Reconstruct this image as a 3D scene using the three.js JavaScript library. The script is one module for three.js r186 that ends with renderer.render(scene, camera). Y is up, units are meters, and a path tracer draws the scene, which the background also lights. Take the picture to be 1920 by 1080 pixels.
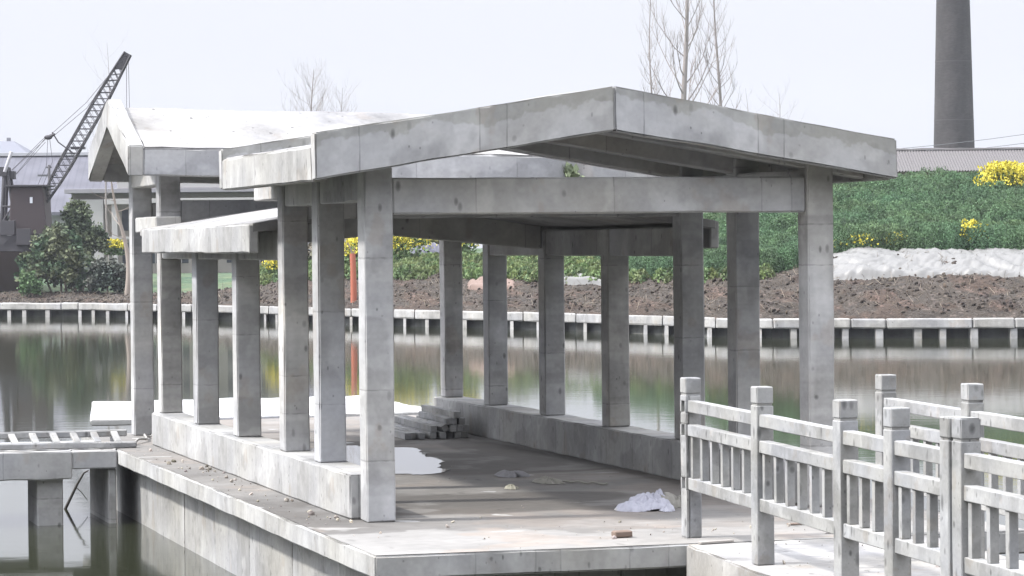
import * as THREE from 'three';
import { ImprovedNoise } from 'three/addons/math/ImprovedNoise.js';
import { mergeGeometries, mergeVertices, toCreasedNormals } from 'three/addons/utils/BufferGeometryUtils.js';

// ---------------------------------------------------------------- camera, sky, sun, exposure
// x runs across the covered walk, z along it towards the camera, y up; y = 0 is the walk's floor.
const scene = new THREE.Scene();
const EYE = new THREE.Vector3(-5.995, 2.356, 25.069);
const camera = new THREE.PerspectiveCamera(10.823, 1920 / 1080, 0.5, 3000);
camera.position.copy(EYE);
camera.up.set(0.0133, 0.99985, -0.0114);
camera.lookAt(EYE.x + 0.27478, EYE.y - 0.0147, EYE.z - 0.9614);

const SUN = new THREE.Vector3(-0.67, 0.73, -0.07).normalize();
{
  const w = 512, h = 256, data = new Float32Array(w * h * 4), dir = new THREE.Vector3();
  for (let j = 0; j < h; j++) for (let i = 0; i < w; i++) {
    const el = ((j + 0.5) / h - 0.5) * Math.PI, az = ((i + 0.5) / w - 0.5) * 2 * Math.PI;
    dir.set(Math.cos(el) * Math.cos(az), Math.sin(el), Math.cos(el) * Math.sin(az));
    const up = Math.max(0, Math.sin(el)), mu = Math.max(0, dir.dot(SUN));
    const lum = 0.53 * (1 + 4.2 * Math.pow(up, 1.5)) * (1 + 0.8 * Math.pow(mu, 4));   // hazy sky, brighter overhead and round the sun
    const k = (j * w + i) * 4;
    data[k] = lum * 0.945; data[k + 1] = lum * 0.97; data[k + 2] = lum * 1.055; data[k + 3] = 1;
  }
  const sky = new THREE.DataTexture(data, w, h, THREE.RGBAFormat, THREE.FloatType);
  sky.mapping = THREE.EquirectangularReflectionMapping; sky.magFilter = THREE.LinearFilter; sky.minFilter = THREE.LinearFilter; sky.needsUpdate = true;
  scene.background = sky; scene.environment = sky;
}
const sun = new THREE.DirectionalLight(new THREE.Color(1.0, 0.965, 0.91), 3.4);
sun.position.copy(SUN).multiplyScalar(120).add(new THREE.Vector3(2, 0, -8));
sun.target.position.set(2, 0, -8);
sun.castShadow = true; sun.shadow.radius = 7; sun.shadow.mapSize.set(4096, 4096);
Object.assign(sun.shadow.camera, { left: -110, right: 110, top: 110, bottom: -110, near: 1, far: 420 });
scene.add(sun, sun.target);
scene.fog = new THREE.FogExp2(new THREE.Color(0.88, 0.91, 1.0), 0.00022);
const renderer = new THREE.WebGLRenderer({ antialias: true });
renderer.toneMapping = THREE.LinearToneMapping;
renderer.toneMappingExposure = 1.56;
renderer.shadowMap.enabled = true;

// ---------------------------------------------------------------- helpers
let seed = 7;
const rnd = () => { seed = (seed + 0x6d2b79f5) | 0; let t = Math.imul(seed ^ (seed >>> 15), 1 | seed); t = (t + Math.imul(t ^ (t >>> 7), 61 | t)) ^ t; return ((t ^ (t >>> 14)) >>> 0) / 4294967296; };
const rr = (a, b) => a + (b - a) * rnd();
const V = (x, y, z) => new THREE.Vector3(x, y, z);
const lerp = (a, b, t) => a + (b - a) * t;
const clamp = (x, a = 0, b = 1) => Math.min(b, Math.max(a, x));
const smooth = (a, b, x) => { const t = clamp((x - a) / (b - a)); return t * t * (3 - 2 * t); };
const perlin = new ImprovedNoise();
const fbm3 = (x, y, z, o = 4) => { let s = 0, a = 0.5; for (let i = 0; i < o; i++) { s += a * perlin.noise(x, y, z); x *= 2.03; y *= 2.03; z *= 2.03; a *= 0.5; } return s; };
const taken = new Map();
function numbered(name) { const n = taken.get(name) || 0; taken.set(name, n + 1); return n ? name + '_' + String(n).padStart(3, '0') : name; }
function tag(o, label, category, group, kind) {
  if (label) o.userData.label = label;
  if (category) o.userData.category = category;
  if (group) o.userData.group = group;
  if (kind) o.userData.kind = kind;
  return o;
}
function shade(m) { m.castShadow = true; m.receiveShadow = true; return m; }
function thing(name, label, category, at = [0, 0, 0], group) {
  const g = new THREE.Group(); g.name = numbered(name); g.position.set(...at); scene.add(g);
  return tag(g, label, category, group);
}
function part(name, geo, mat, parent) { const m = shade(new THREE.Mesh(geo, mat)); m.name = name; parent.add(m); return m; }
function solo(name, geo, mat, label, category, group, kind) {
  const m = shade(new THREE.Mesh(geo, mat)); m.name = numbered(name); scene.add(m);
  return tag(m, label, category, group, kind);
}
// survey frame for everything across the water: a = metres right of the bearing, h = height, D = metres ahead
const FH = V(0.27482, 0, -0.96149), RH = V(0.96149, 0, 0.27482);
const far = (a, h, D) => V(EYE.x + FH.x * D + RH.x * a, h, EYE.z + FH.z * D + RH.z * a);
const FACE = Math.atan2(-RH.z, RH.x);   // turn that lays an object's x axis along RH

function boxUV(g, ou = 0, ov = 0, scale = 1) {
  const p = g.attributes.position, n = g.attributes.normal, uv = new Float32Array(p.count * 2);
  for (let i = 0; i < p.count; i++) {
    const ax = Math.abs(n.getX(i)), ay = Math.abs(n.getY(i)), az = Math.abs(n.getZ(i));
    let u, v;
    if (ay > ax && ay > az) { u = p.getX(i); v = p.getZ(i) + 3.3; } else if (ax > az) { u = p.getZ(i) + 7.7; v = p.getY(i); } else { u = p.getX(i); v = p.getY(i); }
    uv[2 * i] = (u + ou) * scale; uv[2 * i + 1] = (v + ov) * scale;
  }
  g.setAttribute('uv', new THREE.BufferAttribute(uv, 2));
  return g;
}
// a six-sided block between eight corners with worn, slightly uneven edges
// c: [x0y0z0, x1y0z0, x0y1z0, x1y1z0, x0y0z1, x1y0z1, x0y1z1, x1y1z1]
function hex(c, { seg = 0.22, wear = 0.007, wob = 0.004, edge = 0.014, ou = rr(0, 9), ov = rr(0, 9), crease = 0.13 } = {}) {
  const P = c.map((q) => (q.isVector3 ? q : V(...q)));
  const len = [P[0].distanceTo(P[1]), P[0].distanceTo(P[2]), P[0].distanceTo(P[4])];
  const ticks = len.map((L) => {
    const e = Math.min(edge / L, 0.2), n = Math.max(1, Math.min(60, Math.round(L / seg))), t = [0, e];
    for (let i = 1; i < n; i++) { const s = i / n; if (s > e * 1.5 && s < 1 - e * 1.5) t.push(s); }
    t.push(1 - e, 1); return t;
  });
  const at = (u, v, w, o) => {
    const f = (a, b, t) => a.clone().lerp(b, t);
    o.copy(f(f(f(P[0], P[1], u), f(P[2], P[3], u), v), f(f(P[4], P[5], u), f(P[6], P[7], u), v), w)); return o;
  };
  const o = V(), pos = [], s0 = ou * 13.1;
  const vert = (u, v, w) => {
    const ends = [u, v, w].map((t) => t === 0 || t === 1), k = ends.filter(Boolean).length;
    let q = [u, v, w];
    at(u, v, w, o);
    const x = o.x, y = o.y, z = o.z;
    if (k >= 2 && wear) {
      const chip = wear * (0.55 + 1.1 * Math.max(0, perlin.noise(x * 6 + s0, y * 6, z * 6) + 0.25) + 2.6 * Math.pow(Math.max(0, perlin.noise(x * 2.3, y * 2.3 + s0, z * 2.3) - 0.12), 1.0));
      q = q.map((t, i) => (ends[i] ? (t === 0 ? chip / len[i] : 1 - chip / len[i]) : t));
      at(q[0], q[1], q[2], o);
    }
    if (wob) { o.x += wob * perlin.noise(x * 2.1 + 5, y * 2.1, z * 2.1); o.y += wob * perlin.noise(x * 2.1, y * 2.1 + 9, z * 2.1 + 4); o.z += wob * perlin.noise(x * 2.1 + 2, y * 2.1, z * 2.1 + 11); }
    return [o.x, o.y, o.z];
  };
  const face = (ta, tb, fn, flip) => {
    for (let i = 0; i < ta.length - 1; i++) for (let j = 0; j < tb.length - 1; j++) {
      const a = fn(ta[i], tb[j]), b = fn(ta[i + 1], tb[j]), d = fn(ta[i + 1], tb[j + 1]), e = fn(ta[i], tb[j + 1]);
      if (flip) pos.push(...a, ...d, ...b, ...a, ...e, ...d); else pos.push(...a, ...b, ...d, ...a, ...d, ...e);
    }
  };
  const [tx, ty, tz] = ticks;
  face(tx, ty, (s, t) => vert(s, t, 1), false); face(tx, ty, (s, t) => vert(s, t, 0), true);
  face(tz, ty, (s, t) => vert(1, t, s), true); face(tz, ty, (s, t) => vert(0, t, s), false);
  face(tx, tz, (s, t) => vert(s, 1, t), true); face(tx, tz, (s, t) => vert(s, 0, t), false);
  const g = new THREE.BufferGeometry();
  g.setAttribute('position', new THREE.Float32BufferAttribute(pos, 3));
  const cg = toCreasedNormals(g, crease);
  return boxUV(cg, ou, ov);
}
const box = (x0, x1, y0, y1, z0, z1, opt) => hex([[x0, y0, z0], [x1, y0, z0], [x0, y1, z0], [x1, y1, z0], [x0, y0, z1], [x1, y0, z1], [x0, y1, z1], [x1, y1, z1]], opt);
// block that slopes along x: bottom and top heights at its two ends
const slopeX = (x0, x1, b0, b1, t0, t1, z0, z1, opt) => hex([[x0, b0, z0], [x1, b1, z0], [x0, t0, z0], [x1, t1, z0], [x0, b0, z1], [x1, b1, z1], [x0, t0, z1], [x1, t1, z1]], opt);
const slopeZ = (x0, x1, z0, z1, b0, b1, t0, t1, opt) => hex([[x0, b0, z0], [x1, b0, z0], [x0, t0, z0], [x1, t0, z0], [x0, b1, z1], [x1, b1, z1], [x0, t1, z1], [x1, t1, z1]], opt);
// tapered tube through points
function tube(points, radii, sides = 6, cap = true) {
  const pos = [], rings = [], n = points.length, T = V(), N = V(), B = V();
  let prev = V(0.31, 0.2, 0.93);
  for (let i = 0; i < n; i++) {
    T.copy(points[Math.min(n - 1, i + 1)]).sub(points[Math.max(0, i - 1)]).normalize();
    N.copy(prev).addScaledVector(T, -prev.dot(T)); if (N.lengthSq() < 1e-6) N.set(1, 0, 0).addScaledVector(T, -T.x); N.normalize(); prev = N.clone(); B.crossVectors(T, N);
    const r = Array.isArray(radii) ? radii[i] : radii, ring = [];
    for (let k = 0; k < sides; k++) { const a = (k / sides) * Math.PI * 2; ring.push(points[i].clone().addScaledVector(N, Math.cos(a) * r).addScaledVector(B, Math.sin(a) * r)); }
    rings.push(ring);
  }
  const tri = (a, b, c) => pos.push(a.x, a.y, a.z, b.x, b.y, b.z, c.x, c.y, c.z);
  for (let i = 0; i < n - 1; i++) for (let k = 0; k < sides; k++) { const k2 = (k + 1) % sides; tri(rings[i][k], rings[i][k2], rings[i + 1][k2]); tri(rings[i][k], rings[i + 1][k2], rings[i + 1][k]); }
  if (cap) for (let k = 1; k < sides - 1; k++) { tri(rings[0][0], rings[0][k + 1], rings[0][k]); tri(rings[n - 1][0], rings[n - 1][k], rings[n - 1][k + 1]); }
  const g = new THREE.BufferGeometry(); g.setAttribute('position', new THREE.Float32BufferAttribute(pos, 3));
  return boxUV(toCreasedNormals(g, sides > 4 ? 1.2 : 0.4));
}
const merge = (list) => mergeGeometries(list.map((g) => (g.index ? g.toNonIndexed() : g)), false);

// ---------------------------------------------------------------- procedural textures
function hash2(x, y, s) { let h = Math.imul(x, 374761393) ^ Math.imul(y, 668265263) ^ Math.imul(s, 974634777); h = Math.imul(h ^ (h >>> 13), 1274126177); return ((h ^ (h >>> 16)) >>> 0) / 4294967296; }
function tnoise(x, y, px, py, s) {      // value noise that repeats after px, py cells
  const xi = Math.floor(x), yi = Math.floor(y), fx = x - xi, fy = y - yi, u = fx * fx * (3 - 2 * fx), v = fy * fy * (3 - 2 * fy);
  const m = (a, n) => ((a % n) + n) % n, x0 = m(xi, px), x1 = m(xi + 1, px), y0 = m(yi, py), y1 = m(yi + 1, py);
  return lerp(lerp(hash2(x0, y0, s), hash2(x1, y0, s), u), lerp(hash2(x0, y1, s), hash2(x1, y1, s), u), v);
}
function tfbm(u, v, cx, cy, s, o = 5) { let r = 0, a = 0.5, n = 0; for (let i = 0; i < o; i++) { r += a * tnoise(u * cx, v * cy, cx, cy, s + i); n += a; cx *= 2; cy *= 2; a *= 0.5; } return r / n; }
const enc = (l) => { l = clamp(l); return Math.round(255 * (l <= 0.0031308 ? 12.92 * l : 1.055 * Math.pow(l, 1 / 2.4) - 0.055)); };
// paint(u, v) -> [r, g, b, height] linear; returns {map, bump}
function surface(w, h, metres, paint, metresV = metres) {
  const col = new Uint8Array(w * h * 4), bmp = new Uint8Array(w * h * 4);
  for (let j = 0; j < h; j++) for (let i = 0; i < w; i++) {
    const [r, g, b, z] = paint((i + 0.5) / w, (j + 0.5) / h), k = (j * w + i) * 4;
    col[k] = enc(r); col[k + 1] = enc(g); col[k + 2] = enc(b); col[k + 3] = 255;
    bmp[k] = bmp[k + 1] = bmp[k + 2] = Math.round(255 * clamp(z)); bmp[k + 3] = 255;
  }
  const mk = (d, srgb) => { const t = new THREE.DataTexture(d, w, h); t.wrapS = t.wrapT = THREE.RepeatWrapping; t.magFilter = THREE.LinearFilter; t.minFilter = THREE.LinearMipmapLinearFilter; t.generateMipmaps = true; t.repeat.set(1 / metres, 1 / metresV); if (srgb) t.colorSpace = THREE.SRGBColorSpace; t.needsUpdate = true; return t; };
  return { map: mk(col, true), bump: mk(bmp, false) };
}
function spots(n, rmin, rmax, s, w, stretch = 1) {   // irregular pits, kept in a coarse grid for speed
  const G = 32, grid = Array.from({ length: G * G }, () => []);
  for (let i = 0; i < n; i++) {
    const x = hash2(i, 1, s), y = hash2(i, 2, s), r = lerp(rmin, rmax, Math.pow(hash2(i, 3, s), 3)) / w, d = 0.35 + 0.65 * hash2(i, 4, s), st = 1 + (stretch - 1) * hash2(i, 5, s);
    for (let a = -1; a <= 1; a++) for (let b = -1; b <= 1; b++) { const gx = ((Math.floor(x * G) + a) % G + G) % G, gy = ((Math.floor(y * G) + b) % G + G) % G; grid[gy * G + gx].push([x, y, r, d, st]); }
  }
  return (u, v) => { let m = 0; for (const [x, y, r, d, st] of grid[Math.min(G - 1, Math.floor(v * G)) * G + Math.min(G - 1, Math.floor(u * G))]) { let dx = Math.abs(u - x), dy = Math.abs(v - y); if (dx > 0.5) dx = 1 - dx; if (dy > 0.5) dy = 1 - dy; dy /= st; const q = Math.sqrt(dx * dx + dy * dy) / r; if (q < 1) m = Math.max(m, d * (1 - q * q)); } return m; };
}
// fair-faced concrete: mottling, streaks from the formwork, board joints, air holes
function concrete(base, s, { joints = [], pits = 150, streak = 0.10, layers = 0, blotch = 0.17, metres = 4, pours = [] } = {}) {
  const pit = spots(pits, 0.006, 0.028, s, metres, 2.4), fine = spots(900, 0.003, 0.008, s + 5, metres);
  return surface(1024, 1024, metres, (u, v) => {
    const big = tfbm(u, v, 5, 5, s, 4) - 0.5, mid = tfbm(u, v, 18, 18, s + 9, 4) - 0.5, grain = tfbm(u, v, 130, 130, s + 17, 2) - 0.5;
    const st = tfbm(u, v, 46, 5, s + 23, 3) - 0.5, ly = layers ? tfbm(u, v, 6, 60, s + 31, 3) - 0.5 : 0;
    let k = 1 + blotch * 2.6 * big + 0.30 * mid + 0.16 * grain + streak * 1.6 * st + layers * ly, z = 0.62 + 0.10 * mid + 0.12 * grain + 0.05 * st;
    const patch = smooth(0.58, 0.66, tfbm(u, v, 7, 9, s + 41, 4)); k *= 1 - 0.17 * patch;
    const palePatch = smooth(0.60, 0.70, tfbm(u, v, 11, 8, s + 47, 4)); k *= 1 + 0.14 * palePatch;
    let tone = 0;
    for (const [jx, t] of joints) { let d = Math.abs(u - jx + 0.0016 * (tnoise(1, v * 22, 4, 22, s) - 0.5)); if (d > 0.5) d = 1 - d; const w = d * metres; if (w < 0.006) { k *= 0.62 + 0.25 * tnoise(3, v * 40, 4, 40, s); z -= 0.22; } if (u > jx) tone = t; }
    k *= 1 + tone;
    for (const [py, wd] of pours) { const d = Math.abs(v - py + 0.0012 * (tnoise(u * 60, 2, 60, 4, s) - 0.5)) * metres; if (d < wd) { k *= 0.66 + 0.3 * tnoise(u * 90, 5, 90, 8, s + 3); z -= 0.15; } if (v > py && v < py + 0.11) k *= 0.95; }
    const p = pit(u, v), q = fine(u, v); k *= 1 - 0.62 * p - 0.22 * q; z -= 0.5 * p + 0.15 * q;
    const warm = (tfbm(u, v, 4, 6, s + 53, 3) - 0.5) * 0.10;
    const rust = 0.4 * smooth(0.67, 0.76, tfbm(u, v, 13, 10, s + 61, 5)); k *= 1 - 0.12 * rust;
    return [base[0] * k * (1 + warm), base[1] * (1 - 0.10 * rust) * k * (1 + warm * 0.5), base[2] * (1 - 0.2 * rust) * k * (1 - warm), z];
  });
}
const std = (tex, opt = {}, bump = 0.006) => new THREE.MeshStandardMaterial({ map: tex.map, bumpMap: tex.bump, bumpScale: bump, roughness: 0.92, ...opt });
const C1 = [0.352, 0.349, 0.346];
const M = {};
M.beam = std(concrete(C1, 11, { joints: [[0.12, 0.03], [0.19, -0.05], [0.47, 0.02], [0.78, -0.03]], pits: 200, streak: 0.07 }));
M.wall = std(concrete([0.31, 0.307, 0.30], 29, { joints: [[0.05, 0.03], [0.17, -0.05], [0.22, 0.02], [0.36, -0.03], [0.44, 0.04], [0.60, -0.04], [0.75, 0.0], [0.84, 0.05]], pits: 420, streak: 0.12, blotch: 0.26 }));
M.columns = [[0.36, 0.358, 0.356, 37, 0.22], [0.34, 0.34, 0.342, 137, 0.12], [0.372, 0.367, 0.36, 237, 0.30]].map(([r, g, b, sd, ly], i) => std(concrete([r, g, b], sd, { pits: 150 + 40 * i, streak: 0.07 + 0.04 * i, layers: ly, blotch: 0.2 + 0.05 * i, pours: [[0.16 + i * 0.05, 0.006], [0.43 - i * 0.04, 0.007], [0.58 + i * 0.07, 0.005], [0.86, 0.008]] })));
M.column = M.columns[0];
M.beam2 = std(concrete([0.32, 0.318, 0.318], 111, { joints: [[0.31, 0.04], [0.66, -0.05], [0.71, 0.03]], pits: 160, streak: 0.1, blotch: 0.26 }));
M.roof = std(concrete([0.235, 0.23, 0.226], 57, { pits: 320, streak: 0, blotch: 0.42 }), {}, 0.02);
M.cap = std(concrete([0.31, 0.305, 0.295], 67, { pits: 100, streak: 0.15, blotch: 0.35 }));
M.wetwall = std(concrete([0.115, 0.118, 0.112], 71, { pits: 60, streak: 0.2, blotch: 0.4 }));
M.dusty = std(concrete([0.285, 0.276, 0.265], 53, { pits: 220, streak: 0, blotch: 0.34 }), {}, 0.012);
M.white = std(concrete([0.52, 0.52, 0.52], 59, { pits: 60, streak: 0, blotch: 0.12 }), {}, 0.012);
M.rail = std(concrete([0.27, 0.27, 0.267], 61, { pits: 160, streak: 0.05, layers: 0.12, blotch: 0.18, metres: 2 }), {}, 0.004);
// gable boards: the last, darker pour runs along the upper edge with a ragged outline; v is measured from that edge
{
  const base = concrete(C1, 83, { joints: [[0.04, 0.03], [0.30, -0.04], [0.36, 0.04], [0.70, -0.02]], pits: 190, streak: 0.06, blotch: 0.24 });
  for (let i = 0; i < 2; i++) {}
  const d = base.map.image.data, n = 1024;
  for (let j = 0; j < n; j++) for (let i = 0; i < n; i++) { const u = i / n, dist = (1 - j / n) * 4 - 0.02, e = 0.03 + 0.15 * tfbm(u, 0.3, 9, 3, 601, 6) + 0.16 * (tfbm(u, j / n, 40, 40, 607, 4) - 0.5), k = lerp(1, 0.80, smooth(e + 0.02, e - 0.012, dist) * (dist < 0.4 ? 1 : 0)), q = (j * n + i) * 4; for (let c = 0; c < 3; c++) d[q + c] = Math.round(d[q + c] * Math.pow(k, 0.45) * (c === 2 ? 1 - 0.03 * (1 - k) * 4 : 1)); }
  M.barge = std(base);
}
const edgeUV = (g, top, off) => { const p = g.attributes.position, n = g.attributes.normal, uv = g.attributes.uv; for (let i = 0; i < p.count; i++) if (Math.abs(n.getZ(i)) > 0.6) uv.setXY(i, p.getX(i) + off, p.getY(i) - top(p.getX(i)) - 0.02); return g; };
const plain = (r, g, b, o = {}) => new THREE.MeshStandardMaterial({ color: new THREE.Color().setRGB(r, g, b), roughness: 0.9, ...o });

// ---------------------------------------------------------------- water
{
  const n = 512, d = new Uint8Array(n * n * 4);
  for (let j = 0; j < n; j++) for (let i = 0; i < n; i++) {
    const u = i / n, v = j / n, z = 0.6 * tfbm(u, v, 10, 24, 3, 3) + 0.4 * tfbm(u, v, 34, 70, 5, 2), k = (j * n + i) * 4;
    d[k] = d[k + 1] = d[k + 2] = Math.round(255 * z); d[k + 3] = 255;
  }
  const t = new THREE.DataTexture(d, n, n); t.wrapS = t.wrapT = THREE.RepeatWrapping; t.magFilter = THREE.LinearFilter; t.minFilter = THREE.LinearMipmapLinearFilter; t.generateMipmaps = true; t.repeat.set(1 / 9, 1 / 9); t.needsUpdate = true;
  const g = new THREE.PlaneGeometry(900, 900, 1, 1); g.rotateX(-Math.PI / 2); g.rotateY(FACE);
  const uv = g.attributes.uv; for (let i = 0; i < uv.count; i++) uv.setXY(i, uv.getX(i) * 900, uv.getY(i) * 900);
  const m = new THREE.MeshPhysicalMaterial({ color: new THREE.Color().setRGB(0.027, 0.030, 0.018), roughness: 0.052, ior: 1.33, bumpMap: t, bumpScale: 0.0011 });
  const w = solo('water', g, m, 'calm murky olive green pond water round the platform', 'water', null, 'structure');
  w.position.y = -0.87; w.receiveShadow = true;
}

// ---------------------------------------------------------------- platform
const ZF = [0, -1.851, -3.418, -5.8, -8.172, -10.563, -12.657];      // front faces of the seven frames
{
  const X0 = -0.695, X1 = 4.75, Z0 = 2.672, Z1 = -15.66;
  const wet = [[1.05, -0.9, 1.0, 0.55], [1.9, -0.95, 0.8, 0.5], [2.3, -0.6, 0.5, 0.35], [1.6, -1.9, 1.5, 0.8], [2.2, -6.6, 1.5, 2.2], [1.5, -7.6, 1.2, 3.0], [3.3, -8.6, 0.5, 2.2], [3.0, -5.2, 0.8, 0.5], [2.3, -10.0, 1.5, 0.6]];
  const chip = spots(420, 0.01, 0.04, 77, 6);
  const tex = surface(640, 2048, X1 - X0, (u, v) => {
    const x = lerp(X0, X1, u), z = lerp(Z0, Z1, v), un = u * 0.3, a = tfbm(un, v, 8, 8, 71, 5) - 0.5, b = tfbm(un, v, 40, 40, 73, 4) - 0.5, f = tfbm(un, v, 200, 200, 75, 2) - 0.5, sw = tfbm(u, v, 5, 60, 79, 4) - 0.5;
    let c = [0.165, 0.157, 0.147];
    const mix = (t, q) => { c = c.map((e, i) => lerp(e, q[i], t)); };
    mix(smooth(0.0, 0.16, a + 0.3 * sw) * 0.6, [0.155, 0.152, 0.147]);
    mix(smooth(0.05, 0.2, -a + 0.4 * b) * 0.55, [0.185, 0.158, 0.136]);               // tan mud film
    const palePatch = smooth(1.0, 1.12, z + 1.9 * a + 1.4 * b + 0.6 * sw); mix(0.7 * palePatch, [0.24, 0.233, 0.222]);   // paler ragged patches along the open front edge
    let w = 0; for (const [wx, wz, rx, rz] of wet) w = Math.max(w, 1 - Math.hypot((x - wx) / rx, (z - wz) / rz)); w = smooth(0.0, 0.28, w + 0.9 * a + 0.25 * b); mix(0.72 * w * (1 - palePatch), [0.062, 0.055, 0.048]);
    mix(0.5 * smooth(0.62, 0.72, tfbm(un, v, 26, 26, 83, 4)) * smooth(0.1, 0.9, z) , [0.26, 0.215, 0.18]);
    mix(0.35 * smooth(0.6, 0.7, tfbm(un, v, 30, 30, 87, 4)), [0.24, 0.233, 0.223]);
    const p = chip(un * 3 % 1, v); const k = 1 + 0.3 * b + 0.22 * f + 0.15 * sw - 0.4 * p;
    return [c[0] * k, c[1] * k, c[2] * k, 0.5 + 0.5 * b + 0.5 * f - 0.3 * p];
  }, Z0 - Z1);
  tex.map.repeat.set(1, 1); tex.bump.repeat.set(1, 1);
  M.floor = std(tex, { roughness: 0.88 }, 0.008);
  const t = thing('concrete_platform', 'pale concrete platform slab over the water carrying the roofed walkway', 'platform', [0, 0, 0]);
  // top sheet a few millimetres over the slab body, with the worn rim of the slab around it
  part('slab', merge([box(X0, X1, -0.185, -0.004, -13.35, Z0, { wear: 0.013, wob: 0.008, seg: 0.3 }), box(0.32, X1, -0.185, -0.004, Z1, -13.37, { wear: 0.012, seg: 0.4 })]), M.wall, t);
  const nx = 60, nz = 190, pos = [], uv = [], idx = [];
  for (let j = 0; j <= nz; j++) for (let i = 0; i <= nx; i++) {
    const x = lerp(X0 + 0.012, X1 - 0.012, i / nx), z = lerp(Z0 - 0.012, Z1, j / nz);
    pos.push(x, 0.002 * perlin.noise(x * 1.3, 3, z * 1.3) - 0.0005, z); uv.push((x - X0) / (X1 - X0), (Z0 - z) / (Z0 - Z1));
  }
  for (let j = 0; j < nz; j++) for (let i = 0; i < nx; i++) { const a = j * (nx + 1) + i, x = lerp(X0, X1, i / nx), z = lerp(Z0, Z1, (j + 1) / nz); if (z < -13.3 && x < 0.33) continue; idx.push(a, a + 1, a + nx + 2, a, a + nx + 2, a + nx + 1); }
  const g = new THREE.BufferGeometry(); g.setAttribute('position', new THREE.Float32BufferAttribute(pos, 3)); g.setAttribute('uv', new THREE.Float32BufferAttribute(uv, 2)); g.setIndex(idx); g.computeVertexNormals();
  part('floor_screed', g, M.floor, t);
  // cast wall panels that carry the slab
  let z = 2.25;
  while (z > -13) { const z2 = Math.max(-13.1, z - rr(1.75, 2.05)); part('wall_panel', box(-0.45 + rr(-0.006, 0.006), -0.2, -2.2, -0.186, z2 + 0.006, z, { seg: 0.4, wear: 0.006 }), M.wall, t); z = z2; }
  for (let i = 0; i < 3; i++) part('wall_panel', box(-0.19 + i * 1.6, 1.4 + i * 1.6, -2.2, -0.186, 2.0, 2.25, { seg: 0.4 }), M.wall, t);
  part('wall_panel', box(4.4, 4.6, -2.2, -0.186, -15.4, 2.2, { seg: 0.8 }), M.wall, t);
  part('wall_panel', box(0.4, 4.38, -2.2, -0.186, -15.45, -15.3, { seg: 0.8 }), M.wall, t);
}
solo('terrace_slab', hex([[-0.25, -0.045, -15.69], [4.6, -0.045, -15.69], [-0.25, 0.035, -15.69], [4.6, 0.035, -15.69], [0.47, -0.045, -20.6], [4.7, -0.045, -20.6], [0.47, 0.035, -20.6], [4.7, 0.035, -20.6]].map((q, i, A) => A[i < 4 ? i + 4 : i - 4]), { wob: 0.02, wear: 0.016, seg: 0.3 }), M.white, 'bright white slab lying beyond the far end of the walkway', 'slab');

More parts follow.
